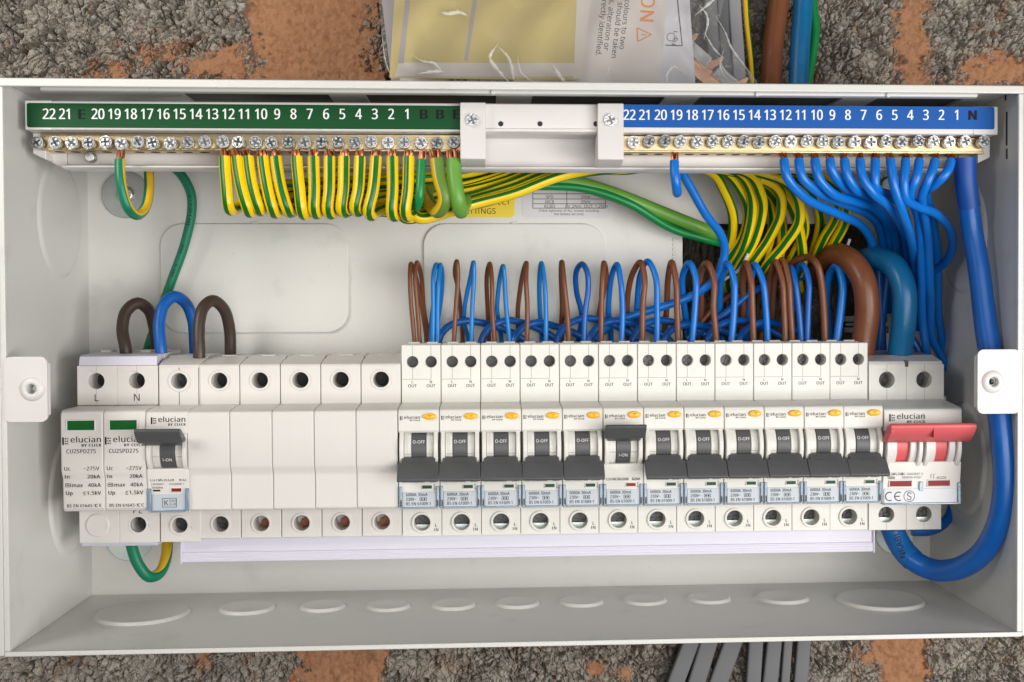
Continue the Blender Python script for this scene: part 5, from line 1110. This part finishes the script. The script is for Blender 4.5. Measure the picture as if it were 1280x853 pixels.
# clear bag in front
def bag_glints(o):  # pale ribbons that paint highlights and outlines onto the bag
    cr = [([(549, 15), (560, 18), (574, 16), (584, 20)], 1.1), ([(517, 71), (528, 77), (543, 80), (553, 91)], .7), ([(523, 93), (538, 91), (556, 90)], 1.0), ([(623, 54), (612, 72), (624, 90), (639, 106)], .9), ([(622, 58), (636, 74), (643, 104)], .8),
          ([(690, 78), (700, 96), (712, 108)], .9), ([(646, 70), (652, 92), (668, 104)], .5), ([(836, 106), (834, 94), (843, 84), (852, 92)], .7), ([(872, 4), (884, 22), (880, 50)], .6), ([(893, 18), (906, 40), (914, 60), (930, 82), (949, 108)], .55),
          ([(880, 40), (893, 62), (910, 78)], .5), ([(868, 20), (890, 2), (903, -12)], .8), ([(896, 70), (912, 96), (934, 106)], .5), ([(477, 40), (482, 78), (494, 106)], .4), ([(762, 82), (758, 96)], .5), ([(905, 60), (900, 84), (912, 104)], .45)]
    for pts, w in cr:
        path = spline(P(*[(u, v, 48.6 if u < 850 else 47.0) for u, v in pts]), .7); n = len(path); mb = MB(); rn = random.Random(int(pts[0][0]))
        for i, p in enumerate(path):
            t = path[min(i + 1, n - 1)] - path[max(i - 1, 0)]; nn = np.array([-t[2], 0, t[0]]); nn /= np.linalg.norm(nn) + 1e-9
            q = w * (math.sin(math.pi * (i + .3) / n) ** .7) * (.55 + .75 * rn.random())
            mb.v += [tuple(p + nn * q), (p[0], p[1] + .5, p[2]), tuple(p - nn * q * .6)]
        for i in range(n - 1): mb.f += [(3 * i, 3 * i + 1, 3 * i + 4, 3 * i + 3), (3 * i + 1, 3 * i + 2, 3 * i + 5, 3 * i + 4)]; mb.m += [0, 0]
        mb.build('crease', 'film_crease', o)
def bag():
    nx, nz = 150, 60; mb = MB(); rn = random.Random(4)
    left = [(-60, 470), (0, 474), (40, 477), (80, 482), (104, 492), (125, 497)]; right = [(-60, 905), (0, 905), (30, 898), (58, 915), (80, 930), (104, 948), (125, 958)]
    def interp(tb, v):
        for (a, x), (b, y) in zip(tb, tb[1:]):
            if v <= b: return x + (y - x) * (v - a) / (b - a)
        return tb[-1][1]
    for j in range(nz + 1):
        v = -60 + 185 * j / nz; a, b = interp(left, v), interp(right, v)
        for i in range(nx + 1):
            u = a + (b - a) * i / nx
            s, t_ = i / nx, j / nz; fold = 0.7 * math.sin(s * 23 + t_ * 5) * math.sin(t_ * 7 + s * 9) + 0.45 * abs(math.sin(s * 17 - t_ * 9)) + 1.0 * math.sin(s * 9 + 2 * t_) + (min(1, (s - .84) * 14) * (2.4 * abs(math.sin(s * 58 + t_ * 9)) + 1.5 * abs(math.sin(s * 31 - t_ * 17))) if s > .84 else 0)
            mb.v.append(at(u, v, 45.5 + fold * (.5 + .5 * min(1, s * 20)) - (3 if s > .9 else 0)))
    for j in range(nz):
        for i in range(nx): a = j * (nx + 1) + i; mb.f.append((a, a + 1, a + nx + 2, a + nx + 1)); mb.m.append(0)
    k = len(mb.v)                                        # back layer, so that the bag is a pouch
    for j in range(nz + 1):
        v = -60 + 185 * j / nz; a, b = interp(left, v), interp(right, v)
        for i in (0, nx): mb.v.append(at(a if i == 0 else b, v, 43.5)); 
    o = mb.build('clear_bag', 'clear_film', base=at(700, 125, 44), smooth=180)
    bag_glints(o); tag(o, 'clear crinkled plastic bag over the leaflets and copper busbar', 'bag')
bag()
# cables leaving through the top
for j, (u, du, w) in enumerate(((884, 8, 5.4), (899, 9, 5.0), (913, 9, 5.0))):
    o = wire('%s flat grey cable rising behind the clear bag' % ('left', 'middle', 'right')[j], P((u, -80, 6), (u + du * .6, 20, 7 + j), (u + du, 70, 10 + j * 2), (u + du + 3, 130, 14 + j * 3), (u + du + 5, 200, 20)), 3, 'grey_sheath' if j < 2 else 'grey_sheath_light', name='flat_cable', cat='cable', sq=(w * .62, 2.4), seg=20, group='flat grey cables above the box')
wire('yellow edged thin wire between the grey cables and brown tail', P((930, -80, 8), (933, 20, 9), (939, 80, 12), (942, 140, 18)), 1.5, ['stripe_amber', 'stripe_green'], name='earth_wire', stripes=[(90, 60, 1)])
wire('thick brown cable rising above the box at the right', P((976, -90, 10), (973, 0, 12), (966, 60, 14), (963, 130, 18), (964, 200, 20)), 5.2, 'wire_brown', name='supply_tail', cat='cable', seg=26)
wire('thick blue cable rising above the box at the right', P((1004, -90, 12), (1004, 0, 14), (1000, 60, 16), (997, 130, 18), (998, 200, 20)), 4.9, 'wire_teal', name='supply_tail', cat='cable', seg=26)
wire('thin green wire tucked against the thick blue cable above the box', P((1015, -90, 6), (1016, 0, 8), (1019, 40, 9), (1013, 85, 10), (1005, 130, 12), (1002, 200, 14)), 2.3, 'wire_green_bright', name='earth_wire')
# flat grey cables below
fl = [(861, 809, 844, 853, 8.5, 0), (884, 808, 870, 853, 8.8, 0), (914, 807, 897.5, 853, 9.4, 0), (944, 806, 941, 853, 7.6, 0), (967, 806, 962, 853, 7.8, 0), (984, 805, 980.5, 853, 4.6, 0), (1004, 805, 1000, 853, 7.3, 0)]
for j, (u0, v0, u1, v1, w, tilt) in enumerate(fl):
    f0, f1 = 50 / (v1 - v0), 80 / (v1 - v0); dj = 1.5 + 1.2 * (j % 3)
    wire('flat grey cable below the box, %s from the left' % ORD[j], P((u0 - (u1 - u0) * f0, v0 - 50, dj), (u0, v0, dj), (u1, v1, dj + .4), (u1 + (u1 - u0) * f1, v1 + 80, dj)), 3, 'grey_sheath', name='flat_cable', cat='cable', sq=(w * .50, 2.3), seg=28, group='flat grey cables below the box')

for o in bpy.data.objects:
    for k in ('_b',):
        if k in o.keys(): del o[k]
